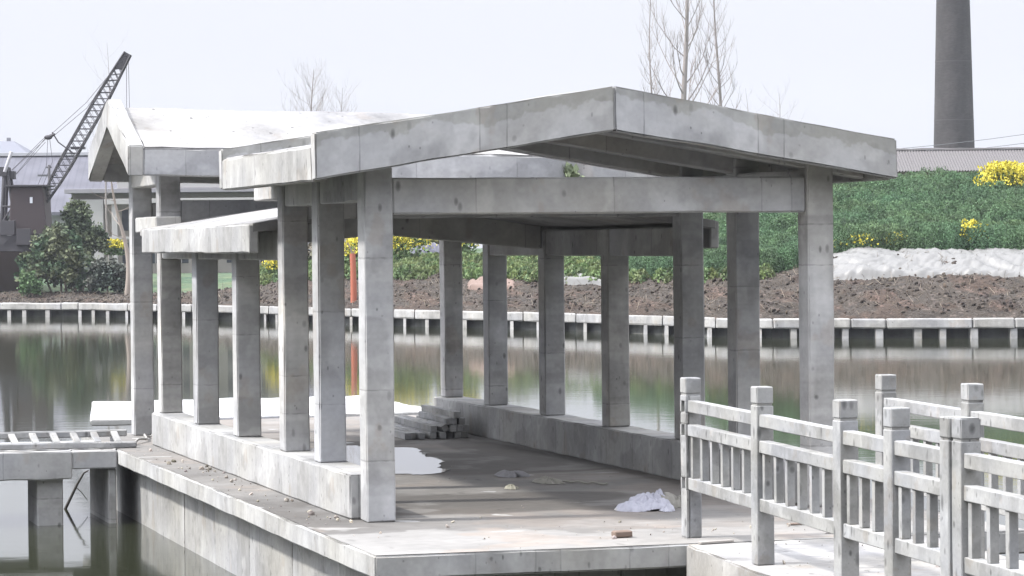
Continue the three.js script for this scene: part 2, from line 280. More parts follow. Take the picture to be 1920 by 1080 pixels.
// ---------------------------------------------------------------- covered walk
{
  const w = thing('concrete_walkway', 'unfinished grey concrete roofed walkway with square columns on the platform', 'pavilion', [0, 0, 0]);
  const A = -0.125, B = 0.125, colTop = [3.14, 3.14, 3.14, 2.5, 2.5, 3.42, 3.42];
  ZF.forEach((z, i) => {
    part('column', box(A, B, i === 0 || i === 6 ? 0 : 0.386, colTop[i], z - 0.25, z, { seg: 0.3, wear: 0.008, wob: 0.006 }), M.columns[i % 3], w);
    part('column', box(3.878, 4.121, i === 0 ? 0 : 0.386, colTop[i], z - 0.22, z + 0.03, { seg: 0.3, wear: 0.008, wob: 0.006 }), M.columns[(i + 2) % 3], w);
  });
  // seat-high side walls the columns stand on
  part('parapet_wall', box(-0.2, 0.16, 0.001, 0.385, -10.85, -0.33, { wob: 0.01, wear: 0.01, seg: 0.3 }), M.wall, w);
  part('parapet_wall', box(3.8, 4.19, 0.001, 0.385, -12.95, -0.3, { wob: 0.01, wear: 0.01, seg: 0.3 }), M.wall, w);
  // cross beams and side beams
  for (const z of [-0.015, ZF[2] - 0.03]) part('cross_beam', box(0.127, 3.876, 2.608, 2.921, z - 0.2, z, { wear: 0.011, wob: 0.007 }), M.beam, w);
  for (const z of [ZF[5] - 0.02, ZF[6] - 0.03]) part('cross_beam', box(0.127, 3.876, 2.634, 2.905, z - 0.2, z, { wear: 0.01 }), M.beam, w);
  for (const [x0, x1] of [[-0.1, 0.1], [3.9, 4.1]]) {
    part('side_beam', box(x0, x1, 2.727, 2.99, ZF[1] + 0.001, -0.251), M.beam2, w);
    part('side_beam', box(x0, x1, 2.727, 2.99, ZF[2] + 0.001, ZF[1] - 0.251), M.beam, w);
    part('side_beam', box(x0 - 0.015, x1 + 0.015, 2.80, 2.965, -4.86, ZF[2] - 0.252), M.beam, w);
    for (let i = 2; i < 5; i++) part('side_beam', box(x0, x1, 2.212, 2.5, ZF[i + 1] + 0.001, ZF[i] - 0.251), M.beam2, w);
    part('side_beam', box(x0 + (x0 < 1 ? -0.1 : 0), x1 + (x0 > 1 ? 0.1 : 0), 2.53, 2.712, -11.93, -10.38), M.beam, w);
    part('side_beam', box(x0 - 0.03, x1 + 0.03, 3.088, 3.36, ZF[6] + 0.001, ZF[5] - 0.251), M.beam, w);
  }
  // front roof, ridge along the walk
  const fr = new THREE.Group(); fr.name = 'front_roof'; w.add(fr);
  for (const [z0, z1] of [[0.19, 0.35], [-4.0, -3.85]]) {
    part('barge_board', edgeUV(slopeX(-0.62, 1.9985, 2.903, 3.31, 3.288, 3.69, z0, z1, { wear: 0.022, wob: 0.011, seg: 0.1 }), (x) => 3.69 + (x - 2) * 0.1534, 0.4), M.barge, fr);
    part('barge_board', edgeUV(slopeX(2.0005, 4.6, 3.31, 2.893, 3.69, 3.235, z0, z1 - 0.004, { wear: 0.022, wob: 0.011, seg: 0.1 }), (x) => 3.69 - (x - 2) * 0.175, 1.9), M.barge, fr);
  }
  part('roof_slab', slopeX(-0.585, 1.999, 3.065, 3.46, 3.197, 3.59, -3.849, 0.189, { wob: 0.02, wear: 0.012 }), M.roof, fr);
  part('roof_slab', slopeX(2.001, 4.565, 3.46, 3.02, 3.59, 3.155, -3.849, 0.189, { wob: 0.02, wear: 0.012 }), M.roof, fr);
  part('eave_beam', box(-0.62, -0.47, 2.893, 3.185, -3.848, 0.188, { wear: 0.01, wob: 0.008 }), M.wall, fr);
  part('eave_beam', box(4.45, 4.6, 2.883, 3.14, -3.848, 0.188, { wear: 0.01, wob: 0.008 }), M.wall, fr);
  for (const z of [-0.02, ZF[1] - 0.02, ZF[2] - 0.02]) {
    part('rafter', slopeX(-0.46, 1.998, 2.93, 3.30, 3.10, 3.47, z - 0.18, z, { wear: 0.006 }), M.beam, fr);
    part('rafter', slopeX(2.002, 4.44, 3.30, 2.90, 3.47, 3.06, z - 0.18, z, { wear: 0.006 }), M.beam, fr);
  }
  // low middle roof
  const mr = new THREE.Group(); mr.name = 'middle_roof'; w.add(mr);
  part('roof_slab', slopeX(-0.365, 1.999, 2.474, 2.835, 2.568, 2.93, -10.53, -3.70, { wob: 0.012, wear: 0.012 }), M.roof, mr);
  part('roof_slab', slopeX(2.001, 4.365, 2.835, 2.474, 2.93, 2.568, -10.53, -3.70, { wob: 0.012, wear: 0.012 }), M.roof, mr);
  part('eave_beam', box(-0.395, -0.30, 2.284, 2.562, -10.2, -3.705, { wear: 0.009, wob: 0.01 }), M.wall, mr);
  part('eave_beam', box(4.30, 4.395, 2.284, 2.562, -10.2, -3.705, { wear: 0.009, wob: 0.01 }), M.wall, mr);
  for (const z of [ZF[4] - 0.03]) {
    part('rafter', slopeX(0.13, 1.999, 2.285, 2.468, 2.55, 2.84, z - 0.19, z), M.beam, mr);
    part('rafter', slopeX(2.001, 3.87, 2.468, 2.285, 2.84, 2.55, z - 0.19, z), M.beam, mr);
  }
  // back roof, ridge across the walk
  const br = new THREE.Group(); br.name = 'back_roof'; w.add(br);
  const dr = (x) => 0.02 * (x + 0.6), XR = 6.6;    // this roof falls a little to the right
  const cross = (x0, x1, z0, z1, b0, b1, t0, t1, opt) => hex([[x0, b0 - dr(x0), z0], [x1, b0 - dr(x1), z0], [x0, t0 - dr(x0), z0], [x1, t0 - dr(x1), z0], [x0, b1 - dr(x0), z1], [x1, b1 - dr(x1), z1], [x0, t1 - dr(x0), z1], [x1, t1 - dr(x1), z1]], opt);
  for (const [x0, x1] of [[-0.60, -0.42], [XR, XR + 0.18]]) {
    part('barge_board', cross(x0, x1, -11.499, -9.87, 3.80, 3.18, 4.14, 3.535, { wear: 0.014, wob: 0.01 }), M.wall, br);
    part('barge_board', cross(x0, x1, -13.14, -11.501, 3.18, 3.80, 3.535, 4.14, { wear: 0.014, wob: 0.01 }), M.wall, br);
  }
  part('roof_slab', cross(-0.419, XR - 0.001, -11.499, -9.885, 3.90, 3.36, 4.05, 3.51, { wob: 0.02, wear: 0.02 }), M.roof, br);
  part('roof_slab', cross(-0.419, XR - 0.001, -13.125, -11.501, 3.36, 3.90, 3.51, 4.05, { wob: 0.02, wear: 0.02 }), M.roof, br);
  part('eave_beam', cross(-0.418, XR - 0.002, -10.03, -9.872, 3.185, 3.185, 3.495, 3.495, { wear: 0.013, wob: 0.012 }), M.beam, br);
  part('eave_beam', cross(-0.418, XR - 0.002, -13.138, -12.98, 3.185, 3.185, 3.495, 3.495, { wear: 0.013, wob: 0.012 }), M.beam, br);
}

// ---------------------------------------------------------------- foot bridges
{
  const t = thing('footbridge', 'flat concrete footbridge with a square pier at the left of the walkway', 'footbridge', [0, 0, 0]);
  part('deck', box(-9, -1.232, -0.33, -0.004, -12.1, -10.23, { wob: 0.014, wear: 0.012, seg: 0.35 }), M.beam, t);
  part('deck', box(-1.23, -0.705, -0.222, -0.006, -12.1, -10.25, { wob: 0.01, wear: 0.012 }), M.beam, t);
  part('pier', box(-1.63, -1.33, -2.2, -0.325, -11.25, -10.33, { seg: 0.3 }), M.column, t);
  part('pier', box(-5.63, -5.33, -2.2, -0.325, -11.25, -10.33, { seg: 0.3 }), M.column, t);
  part('pier', box(-0.80, -0.71, -2.2, -0.23, -11.9, -10.32, { seg: 0.3 }), M.column, t);
}
const lean = (z) => -0.083 * (z - 2.75);
{
  const t = thing('footbridge', 'concrete footbridge with railings on both sides at the lower right', 'footbridge', [0, 0, 0]);
  const z0 = 2.715, z1 = 12, L = (z) => 1.78 + lean(z), R = (z) => 3.85 + lean(z);
  part('deck', hex([[L(z0), -0.42, z0], [R(z0), -0.42, z0], [L(z0), -0.002, z0], [R(z0), -0.002, z0], [L(z1), -0.42, z1], [R(z1), -0.42, z1], [L(z1), -0.002, z1], [R(z1), -0.002, z1]], { wob: 0.012, wear: 0.016, seg: 0.3 }), M.dusty, t);
  part('pier', box(2.2, 3.2, -2.2, -0.425, 3.4, 3.9, { seg: 0.4 }), M.column, t);
  part('pier', box(1.5, 2.5, -2.2, -0.425, 9.4, 9.9, { seg: 0.4 }), M.column, t);
}

// ---------------------------------------------------------------- railings
function postParts(t, x, z, h, holes) {
  const s = 0.066, c = 0.125, y1 = h - c - 0.014, y0 = 0.0;
  let g;
  if (holes) {   // an end post: open sockets for rails in its outer face
    const d = 0.03, hs = [[0.39, 0.48], [0.814, 0.903], [1.003, 1.09]], list = [box(x - s + d, x + s, y0, y1, z - s, z + s, { wear: 0.004, seg: 0.3 })];
    let y = y0; const strip = (a, b) => list.push(box(x - s, x - s + d - 0.001, a, b, z - s, z + s, { wear: 0.003, seg: 0.3 }));
    for (const [a, b] of hs) { strip(y, a); for (const q of [-1, 1]) list.push(box(x - s, x - s + d - 0.001, a + 0.0005, b - 0.0005, z + (q < 0 ? -s : s - 0.026), z + (q < 0 ? -s + 0.026 : s), { wear: 0.001, seg: 0.3 })); y = b; }
    strip(y, y1); g = merge(list);
  } else g = box(x - s, x + s, y0, y1, z - s, z + s, { wear: 0.003, edge: 0.006, wob: 0.003, seg: 0.3 });
  const p = part('post', g, M.rail, t);
  part('neck', box(x - s + 0.008, x + s - 0.008, y1 - 0.002, y1 + 0.018, z - s + 0.008, z + s - 0.008, { wear: 0 }), M.rail, p);
  part('cap', box(x - s, x + s, y1 + 0.014, h, z - s, z + s, { wear: 0.0045, edge: 0.008, wob: 0.003 }), M.rail, p);
}
function railing(label, posts, panels, group) {
  const [bx, , bz] = [posts[0][0], 0, posts[0][1]];
  const t = thing('stone_railing', label, 'railing', [bx, 0, bz], group);
  for (const [x, z, h, holes] of posts) postParts(t, x - bx, z - bz, h, holes);
  for (const [i, j, n] of panels) {
    const [xa, za] = posts[i], [xb, zb] = posts[j], Lz = zb - za, k = (xb - xa) / Lz, f = (z) => xa - bx + k * (z - za);
    const bar = (z0, z1, y0, y1, hw, nm, wear = 0.005) => part(nm, hex([[f(z0) - hw, y0, z0 - bz], [f(z0) + hw, y0, z0 - bz], [f(z0) - hw, y1, z0 - bz], [f(z0) + hw, y1, z0 - bz], [f(z1) - hw, y0, z1 - bz], [f(z1) + hw, y0, z1 - bz], [f(z1) - hw, y1, z1 - bz], [f(z1) + hw, y1, z1 - bz]], { wear: wear * 0.5, edge: 0.006, wob: 0.003, seg: 0.25 }), M.rail, t);
    const e = 0.05;
    bar(za + e, zb - e, 1.003, 1.096, 0.040, 'top_rail'); bar(za + e, zb - e, 0.814, 0.905, 0.042, 'middle_rail'); bar(za + e, zb - e, 0.388, 0.482, 0.042, 'bottom_rail');
    for (let q = 0; q < n; q++) { const z = za + 0.13 + (Lz - 0.26) * q / (n - 1) + rr(-0.006, 0.006); bar(z - 0.03, z + 0.03, 0.483, 0.813, 0.029, 'baluster', 0.002); }
  }
  return t;
}
railing('pale stone railing from the platform corner, with empty sockets in its first post', [[2.01, 2.2, 1.274, true], [1.835, 4.27, 1.296], [1.66, 6.3, 1.298], [1.583, 7.34, 1.3], [1.5, 8.39, 1.3]], [[0, 1, 7], [1, 2, 7], [2, 3, 4], [3, 4, 4]], 'pale stone railings on the right footbridge');
railing('pale stone railing nearest the camera at the right edge, its post abutting another', [[1.512, 8.54, 1.3], [1.36, 10.6, 1.3]], [[0, 1, 7]], 'pale stone railings on the right footbridge');
railing('pale stone railing on the farther side of the right footbridge', [[3.55, 2.52, 1.278], [3.37, 4.56, 1.296], [3.2, 6.6, 1.3], [3.03, 8.65, 1.3]], [[0, 1, 7], [1, 2, 7], [2, 3, 7]], 'pale stone railings on the right footbridge');
{ // railing frame lying on the left footbridge
  const t = thing('railing_frame', 'pale railing frame of short slats lying on the left footbridge', 'railing frame', [-0.45, 0, -10.4]);
  const X0 = -3.4, X1 = 0;
  part('rail', hex([[X0, 0.03, -0.10], [X1, 0.0, -0.10], [X0, 0.105, -0.10], [X1, 0.075, -0.10], [X0, 0.03, 0], [X1, 0.0, 0], [X0, 0.105, 0], [X1, 0.075, 0]]), M.rail, t);
  part('rail', hex([[X0, 0.12, -0.46], [X1 - 0.06, 0.115, -0.46], [X0, 0.20, -0.46], [X1 - 0.06, 0.195, -0.46], [X0, 0.12, -0.37], [X1 - 0.06, 0.115, -0.37], [X0, 0.20, -0.37], [X1 - 0.06, 0.195, -0.37]]), M.rail, t);
  for (let i = 0; i < 14; i++) { const x = X1 - 0.22 - i * 0.24; part('slat', hex([[x - 0.04, 0.15, -0.37], [x + 0.04, 0.15, -0.37], [x - 0.04, 0.185, -0.37], [x + 0.04, 0.185, -0.37], [x - 0.02, 0.05, -0.10], [x + 0.06, 0.05, -0.10], [x - 0.02, 0.088, -0.10], [x + 0.06, 0.088, -0.10]], { wear: 0.003 }), M.rail, t); }
  for (const x of [-0.2, -1.6, -2.9]) part('packing_block', box(x - 0.05, x + 0.05, 0.001, 0.118, -0.47, -0.36), M.beam, t);
}
//@@REST
// ---------------------------------------------------------------- things lying on the platform
{ // puddle on the floor of the walk
  const out = [[1.92, -9.7], [2.3, -9.35], [2.55, -8.9], [2.42, -8.2], [2.3, -7.3], [2.22, -6.6], [2.05, -5.85], [1.86, -5.15], [1.5, -5.0], [1.2, -5.3], [0.95, -6.2], [1.0, -7.6], [1.3, -9.0], [1.6, -9.6]];
  const sh = new THREE.Shape(), c = new THREE.CatmullRomCurve3(out.map(([x, z]) => V(x, -z, 0)), true, 'catmullrom', 0.4).getPoints(320);
  c.forEach((p, i) => { const k = 0.30 * fbm3(p.x * 2.6, p.y * 2.6, 1.7, 5); i ? sh.lineTo(p.x + k, p.y + k) : sh.moveTo(p.x + k, p.y + k); });
  const g = new THREE.ShapeGeometry(sh); g.rotateX(-Math.PI / 2); g.translate(0, 0.0062, 0);
  solo('puddle', g, new THREE.MeshPhysicalMaterial({ color: new THREE.Color().setRGB(0.06, 0.055, 0.048), roughness: 0.02, ior: 1.33 }), 'still puddle of rain water on the walkway floor', 'puddle', null, 'structure');
}
{ // stacked bars: near end position (x, level) measured on the pile
  const s = 0.078, rows = [
    [[2.75, 0], [2.83, 0], [2.925, 0], [3.07, 0], [3.19, 0], [3.295, 0], [3.39, 0], [3.48, 0]],
    [[3.085, 1], [3.225, 1, 0.5], [3.32, 1], [3.41, 1], [3.505, 1]], [[3.265, 2, 0.18], [3.345, 2], [3.455, 2]], [[3.39, 3]]];
  const where = ['on the floor', 'in the second layer', 'in the third layer', ''];
  rows.forEach((row, lv) => row.forEach(([x, , roll = 0], i) => {
    const L = lv === 0 ? 2.5 : lv === 1 ? 2.3 : 1.8, yaw = rr(-0.035, 0.03) - (lv === 2 && i === 0 ? 0.09 : 0) - (x < 3.1 ? 0.05 : 0);
    const g = box(-s / 2, s / 2, -s / 2, s / 2, -L, 0, { wear: 0.002, edge: 0.005, wob: 0.002, seg: 0.3 });
    const m = solo('concrete_bar', g, M.rail, lv === 3 ? 'pale square bar lying alone on top of the bar stack' : 'pale square bar ' + where[lv] + ' of the bar stack, number ' + ['one', 'two', 'three', 'four', 'five', 'six', 'seven', 'eight'][i] + ' from the left', 'bar', 'pale bars stacked in the walkway');
    m.position.set(x + 0.085, 0.003 + s * (lv + 0.5) + lv * 0.002 + (roll ? 0.008 : 0), -10.5 + rr(-0.06, 0.06)); m.rotation.set(0, yaw, roll);
  }));
}
function crumple(w, h, d, s, amp, flat = 0) {   // crumpled cloth or sheet: a folded heap resting on the ground
  const nr = 22, nt = 84, pos = [], idx = [];
  const at = (r, th) => {
    const cx = Math.cos(th), cz = Math.sin(th), out = 1 + amp * (0.55 * perlin.noise(cx * 1.2 + s, 1, cz * 1.2) + 0.35 * perlin.noise(cx * 3.1, s, cz * 3.1)), x = cx * r * out, z = cz * r * out;
    const wx = x + 0.35 * perlin.noise(x * 1.5, s + 3, z * 1.5), wz = z + 0.35 * perlin.noise(x * 1.5 + 9, s, z * 1.5);
    const ridge = (1 - Math.abs(perlin.noise(wx * 2.2 + s, 4, wz * 1.3)) * 2.2) * 0.5 + (1 - Math.abs(perlin.noise(wx * 4.6, s + 7, wz * 3.1)) * 2.2) * 0.22;
    const fl = Math.abs(Math.sin(th * 3.5 + s + 2.2 * perlin.noise(x * 1.7 + s, 2, z * 1.7))), fs = Math.abs(Math.sin(th * 8 + 3 * perlin.noise(x * 2.5, s, z * 2.5)));
    const dome = Math.pow(Math.max(0, 1 - Math.pow(r, 1.7)), 0.6), side = 0.55 + 0.5 * (cx * Math.cos(s) + cz * Math.sin(s)) * r;
    const y = h * (dome * (0.34 + 0.45 * side + 0.35 * perlin.noise(x * 1.4 + s, 8, z * 1.4)) + smooth(0, 0.35, r) * smooth(1, 0.75, r) * (0.24 * fl + 0.10 * fs - 0.15) + 0.16 * ridge * (1 - r));
    return [x * w, Math.max(flat, y + flat), z * d];
  };
  for (let i = 0; i <= nr; i++) for (let k = 0; k < nt; k++) pos.push(...at(i / nr, k / nt * Math.PI * 2));
  for (let i = 0; i < nr; i++) for (let k = 0; k < nt; k++) { const a = i * nt + k, b = i * nt + (k + 1) % nt; idx.push(a, b, b + nt, a, b + nt, a + nt); }
  const g = new THREE.BufferGeometry(); g.setAttribute('position', new THREE.Float32BufferAttribute(pos, 3)); g.setIndex(idx); g.computeVertexNormals(); return boxUV(g.toNonIndexed());
}
const cloth = (r, g, b) => plain(r, g, b, { roughness: 0.75, side: THREE.DoubleSide });
{
  const t = thing('crumpled_sack', 'crumpled white sack beside a beige one on the walkway floor', 'sack', [2.53, 0.002, -0.36]);
  const lobe = (x, z, w, h, d, sd, ry, rz) => crumple(w, h, d, sd, 0.8, 0.001).rotateZ(rz).rotateY(ry).translate(x, 0.004, z);
  part('white_sack', merge([lobe(-0.17, 0.06, 0.15, 0.10, 0.17, 3.1, 0.4, 0.1), lobe(-0.05, 0.0, 0.13, 0.17, 0.15, 5.7, 1.3, 0.0), lobe(0.03, 0.09, 0.10, 0.12, 0.20, 8.9, 2.2, -0.15), lobe(0.06, -0.07, 0.12, 0.2, 0.11, 1.9, 0.2, -0.05)]), cloth(0.36, 0.36, 0.41), t);
  const b = part('beige_sack', merge([crumple(0.2, 0.17, 0.15, 8.3, 0.8, 0.001), crumple(0.13, 0.12, 0.12, 2.3, 0.9, 0.001).translate(0.1, 0.002, 0.12)]), cloth(0.22, 0.21, 0.185), t); b.position.set(0.13, 0, -0.12); b.rotation.set(0, 0.9, 0);
  const c = part('loose_corner', crumple(0.07, 0.03, 0.05, 5.2, 0.9, 0.001), cloth(0.40, 0.385, 0.36), t); c.position.set(-0.28, 0, 0.02);
  const f = part('loose_corner', crumple(0.06, 0.08, 0.09, 6.2, 0.9, 0.001), cloth(0.40, 0.40, 0.45), t); f.position.set(0.06, 0, 0.25);
}
{
  const a = solo('plastic_film', crumple(0.15, 0.07, 0.24, 1.4, 0.8, 0.001), cloth(0.25, 0.245, 0.255), 'scrap of grey plastic film on the floor nearest the puddle', 'plastic film', 'plastic scraps on the walkway floor'); a.position.set(2.43, 0.003, -4.5);
  const t = thing('plastic_film', 'scrap of beige plastic film with a long tail on the floor', 'plastic film', [2.53, 0.003, -3.52], 'plastic scraps on the walkway floor');
  part('film', crumple(0.12, 0.06, 0.22, 4.4, 0.9, 0.001), cloth(0.27, 0.26, 0.225), t);
  const pts = []; for (let i = 0; i <= 14; i++) pts.push(V(0.12 + i * 0.023, 0.012 + 0.006 * Math.sin(i * 1.4), 0.03 + i * 0.034 + 0.035 * Math.sin(i * 1.1)));
  part('tail', tube(pts, 0.011, 5), cloth(0.28, 0.27, 0.235), t);
  const k = solo('plastic_film', crumple(0.06, 0.05, 0.1, 9.4, 0.9, 0.001), cloth(0.30, 0.29, 0.235), 'smallest plastic scrap, pale and yellowish, on the walkway floor', 'plastic film', 'plastic scraps on the walkway floor'); k.position.set(1.99, 0.003, -2.93);
}
{ const m = solo('brick', box(-0.075, 0.075, 0.004, 0.055, -0.05, 0.05, { wear: 0.005 }), plain(0.17, 0.125, 0.10), 'single dull brown brick near the platform front edge', 'brick'); m.position.set(1.49, 0, 2.0); m.rotation.y = 0.06; }
{ const m = solo('wooden_lath', box(-0.15, 0.15, 0.004, 0.024, -0.025, 0.025, { wear: 0.003 }), plain(0.30, 0.28, 0.26), 'short grey lath lying at the foot of the end railing post', 'lath'); m.position.set(2.02, 0, 2.74); m.rotation.y = 0.2; }
{ const m = solo('wooden_lath', box(-0.22, 0.22, 0.004, 0.02, -0.02, 0.02, { wear: 0.003 }), plain(0.22, 0.17, 0.14), 'thin brown lath lying on the floor behind the right railing', 'lath'); m.position.set(3.3, 0, 1.55); m.rotation.y = -0.1; }
// crumbs of mortar and stone on floor and ledge
{
  const g = new THREE.IcosahedronGeometry(1, 0), n = 210, m = new THREE.InstancedMesh(g, plain(0.30, 0.28, 0.255), n), o = new THREE.Object3D(), c = new THREE.Color();
  for (let i = 0; i < n; i++) {
    const q = rnd(); let x, z, s = Math.pow(rnd(), 4) * 0.016 + 0.004;
    if (q < 0.34) { x = rr(-0.62, -0.23); z = rr(-9.8, 0.4); if (perlin.noise(x * 2, 1, z * 1.1) < -0.05) z += 1; s *= 1.3; } else if (q < 0.62) { x = rr(0.2, 4.2); z = rr(0.6, 2.55); } else if (q < 0.8) { x = rr(1.9, 3.6); z = rr(2.8, 6); } else { x = rr(0.3, 3.7); z = rr(-9, 1); s *= 0.7; }
    o.position.set(x, 0.003 + s * 0.35, z); o.rotation.set(rnd() * 6, rnd() * 6, rnd() * 6); o.scale.set(s * rr(0.7, 1.8), s * 0.7, s * rr(0.7, 1.6)); o.updateMatrix(); m.setMatrixAt(i, o.matrix);
    const k = rr(0.5, 1.5); m.setColorAt(i, c.setRGB(k, k * rr(0.9, 1), k * rr(0.82, 1)));
  }
  m.name = 'mortar_crumbs'; shade(m); scene.add(m); tag(m, 'crumbs of mortar and grit scattered over the platform', 'grit', null, 'stuff');
}
{ // pale rubble pieces behind the railing
  for (const [x, z, s, l] of [[3.33, 1.8, 0.075, 'upper'], [3.2, 2.28, 0.06, 'lower']]) { const m = solo('rubble_piece', crumple(s * 1.3, s * 0.7, s, x, 0.6, 0.002), plain(0.50, 0.47, 0.44), l + ' of two pale rubble pieces between the right railings', 'rubble', 'pale rubble between the right railings'); m.position.set(x, 0.003, z); }
}
{ const p = [[-0.42, 0.02, -10.85], [-0.3, 0.05, -11.2], [-0.16, 0.035, -11.5], [-0.12, 0.06, -11.9], [-0.02, 0.02, -12.1], [0.1, 0.09, -12.3], [0.2, 0.12, -12.45]].map((q) => V(...q)); solo('rope', tube(new THREE.CatmullRomCurve3(p).getPoints(40), 0.014, 6), plain(0.30, 0.29, 0.27), 'loose pale rope lying round the foot of the farthest left column', 'rope'); }
{ const m = solo('foam_block', crumple(0.27, 0.26, 0.5, 2.2, 0.25, -0.2), plain(0.52, 0.52, 0.50), 'pale broken foam block floating at the lower left corner', 'foam block'); m.position.set(-2.82, -0.87, -5.1); }
{ const t = thing('dead_branch', 'dark dead branch sticking out of the water beside the left pier', 'branch', [-0.95, -0.87, -12.5]); part('stem', tube([V(-0.12, -0.1, 0), V(-0.02, 0.1, 0), V(0.08, 0.3, 0), V(0.16, 0.44, 0.03), V(0.22, 0.47, 0.03)], [0.02, 0.019, 0.016, 0.012, 0.008], 6), plain(0.05, 0.045, 0.04), t); part('twig', tube([V(0.06, 0.27, 0), V(0.13, 0.2, 0.04), V(0.2, 0.1, 0.06)], [0.007, 0.006, 0.004], 5), plain(0.05, 0.045, 0.04), t); }

// ---------------------------------------------------------------- far shore: ground
const WALL = [[-60, 152], [-24.1, 143.1], [-20.1, 141.0], [-17.5, 138.4], [-12.0, 131.6], [-6.5, 122.8], [-3.8, 118.6], [0.4, 113.4], [2.3, 110.3], [5.2, 105.3], [6.8, 101.9], [8.6, 100.4], [12.2, 99.3], [16.2, 98.1], [45, 90]];
const wallD = (a) => { if (a <= -60) return 152 + (-60 - a) * 0.25; for (let i = 0; i < WALL.length - 1; i++) if (a <= WALL[i + 1][0]) return lerp(WALL[i][1], WALL[i + 1][1], (a - WALL[i][0]) / (WALL[i + 1][0] - WALL[i][0])); return 90 - (a - 45) * 0.25; };
function land(a, t) {
  const crest = lerp(0.15, 1.0, smooth(-16, -7, a)) + 0.35 * smooth(6, 12, a);
  const right = smooth(2, 11, a);
  let h = -0.30 + (crest + 0.30) * Math.pow(clamp(t / 4.5), 0.75);
  h += smooth(8.5, 12.5, a) * 0.5 * smooth(3.9, 5.4, t);
  h += right * 2.35 * smooth(4.6, 30, t) + (1 - right) * 0.7 * smooth(4.5, 16, t);
  return h;
}
const soilTex = surface(1024, 1024, 8, (u, v) => {
  const a = tfbm(u, v, 6, 6, 201, 5) - 0.5, b = tfbm(u, v, 40, 40, 203, 4) - 0.5, f = tfbm(u, v, 160, 160, 205, 2) - 0.5; let k = 1 + 0.7 * a + 0.9 * b + 0.5 * f;
  const red = smooth(0.5, 0.62, tfbm(u, v, 9, 9, 207, 4)), pale = smooth(0.66, 0.72, tfbm(u, v, 60, 60, 209, 3));
  const c = [lerp(0.036, 0.043, red), lerp(0.0285, 0.029, red), lerp(0.022, 0.021, red)]; k *= 1 + 0.9 * pale;
  return [c[0] * k, c[1] * k, c[2] * k * (1 + 0.1 * pale), 0.5 + a * 0.6 + b * 0.7 + f * 0.4];
});
M.soil = std(soilTex, { roughness: 1 }, 0.08);
function sheetOver(a0, a1, da, ts, hf, uvs = 1) {
  const pos = [], uv = [], idx = [], na = Math.round((a1 - a0) / da), nt = ts.length;
  for (let i = 0; i <= na; i++) { const a = lerp(a0, a1, i / na), D = wallD(a); for (let j = 0; j < nt; j++) { const p = far(a, hf(a, ts[j]), D + ts[j]); pos.push(p.x, p.y, p.z); uv.push(a * uvs, ts[j] * 1.1 * uvs); } }
  for (let i = 0; i < na; i++) for (let j = 0; j < nt - 1; j++) { const q = i * nt + j; idx.push(q, q + nt, q + nt + 1, q, q + nt + 1, q + 1); }
  const g = new THREE.BufferGeometry(); g.setAttribute('position', new THREE.Float32BufferAttribute(pos, 3)); g.setAttribute('uv', new THREE.Float32BufferAttribute(uv, 2)); g.setIndex(idx); g.computeVertexNormals(); return g;
}
const range = (a, b, n) => Array.from({ length: n + 1 }, (_, i) => lerp(a, b, i / n));
const rough = (a, t) => 0.34 * fbm3(a * 0.45, 4, t * 0.7, 4) + 0.10 * Math.abs(perlin.noise(a * 3.1, 7, t * 3.1)) + 0.05 * perlin.noise(a * 7.7, 2, t * 7.7);
solo('soil_bank', sheetOver(-30, 22, 0.14, range(0, 6, 44), (a, t) => land(a, t) + rough(a, t) * smooth(0.5, 1.1, t) * smooth(6, 5, t)), M.soil, 'bare brown earth bank above the far retaining wall', 'bank', null, 'structure');
M.meadow = std(surface(512, 512, 12, (u, v) => { const a = tfbm(u, v, 8, 8, 301, 5) - 0.5, b = tfbm(u, v, 60, 60, 305, 3) - 0.5, k = 1 + 0.8 * a + 0.9 * b; return [0.055 * k * (1 + a), 0.085 * k, 0.04 * k, 0.5 + b]; }), { roughness: 1 }, 0.1);
solo('field_ground', sheetOver(-30, 22, 0.8, [5.9, 7, 9, 12, 15, 18, 21, 24, 27, 30, 34, 40, 50, 70, 100, 160, 240, 330], (a, t) => land(a, t) - 0.03), M.meadow, 'sloping field ground behind the earth bank', 'ground', null, 'structure');
for (const [a0, a1] of [[-300, -29.9], [21.9, 300]]) solo('shore_ground', sheetOver(a0, a1, 3, [-0.2, 1, 2, 4, 6, 9, 13, 18, 24, 30, 40, 70, 160, 240, 330], (a, t) => land(clamp(a, -30, 22), t) + 0.1 * perlin.noise(a * 0.3, 1, t * 0.3)), M.meadow, a0 < 0 ? 'far shore ground out to the left' : 'far shore ground out to the right', 'ground', null, 'structure');

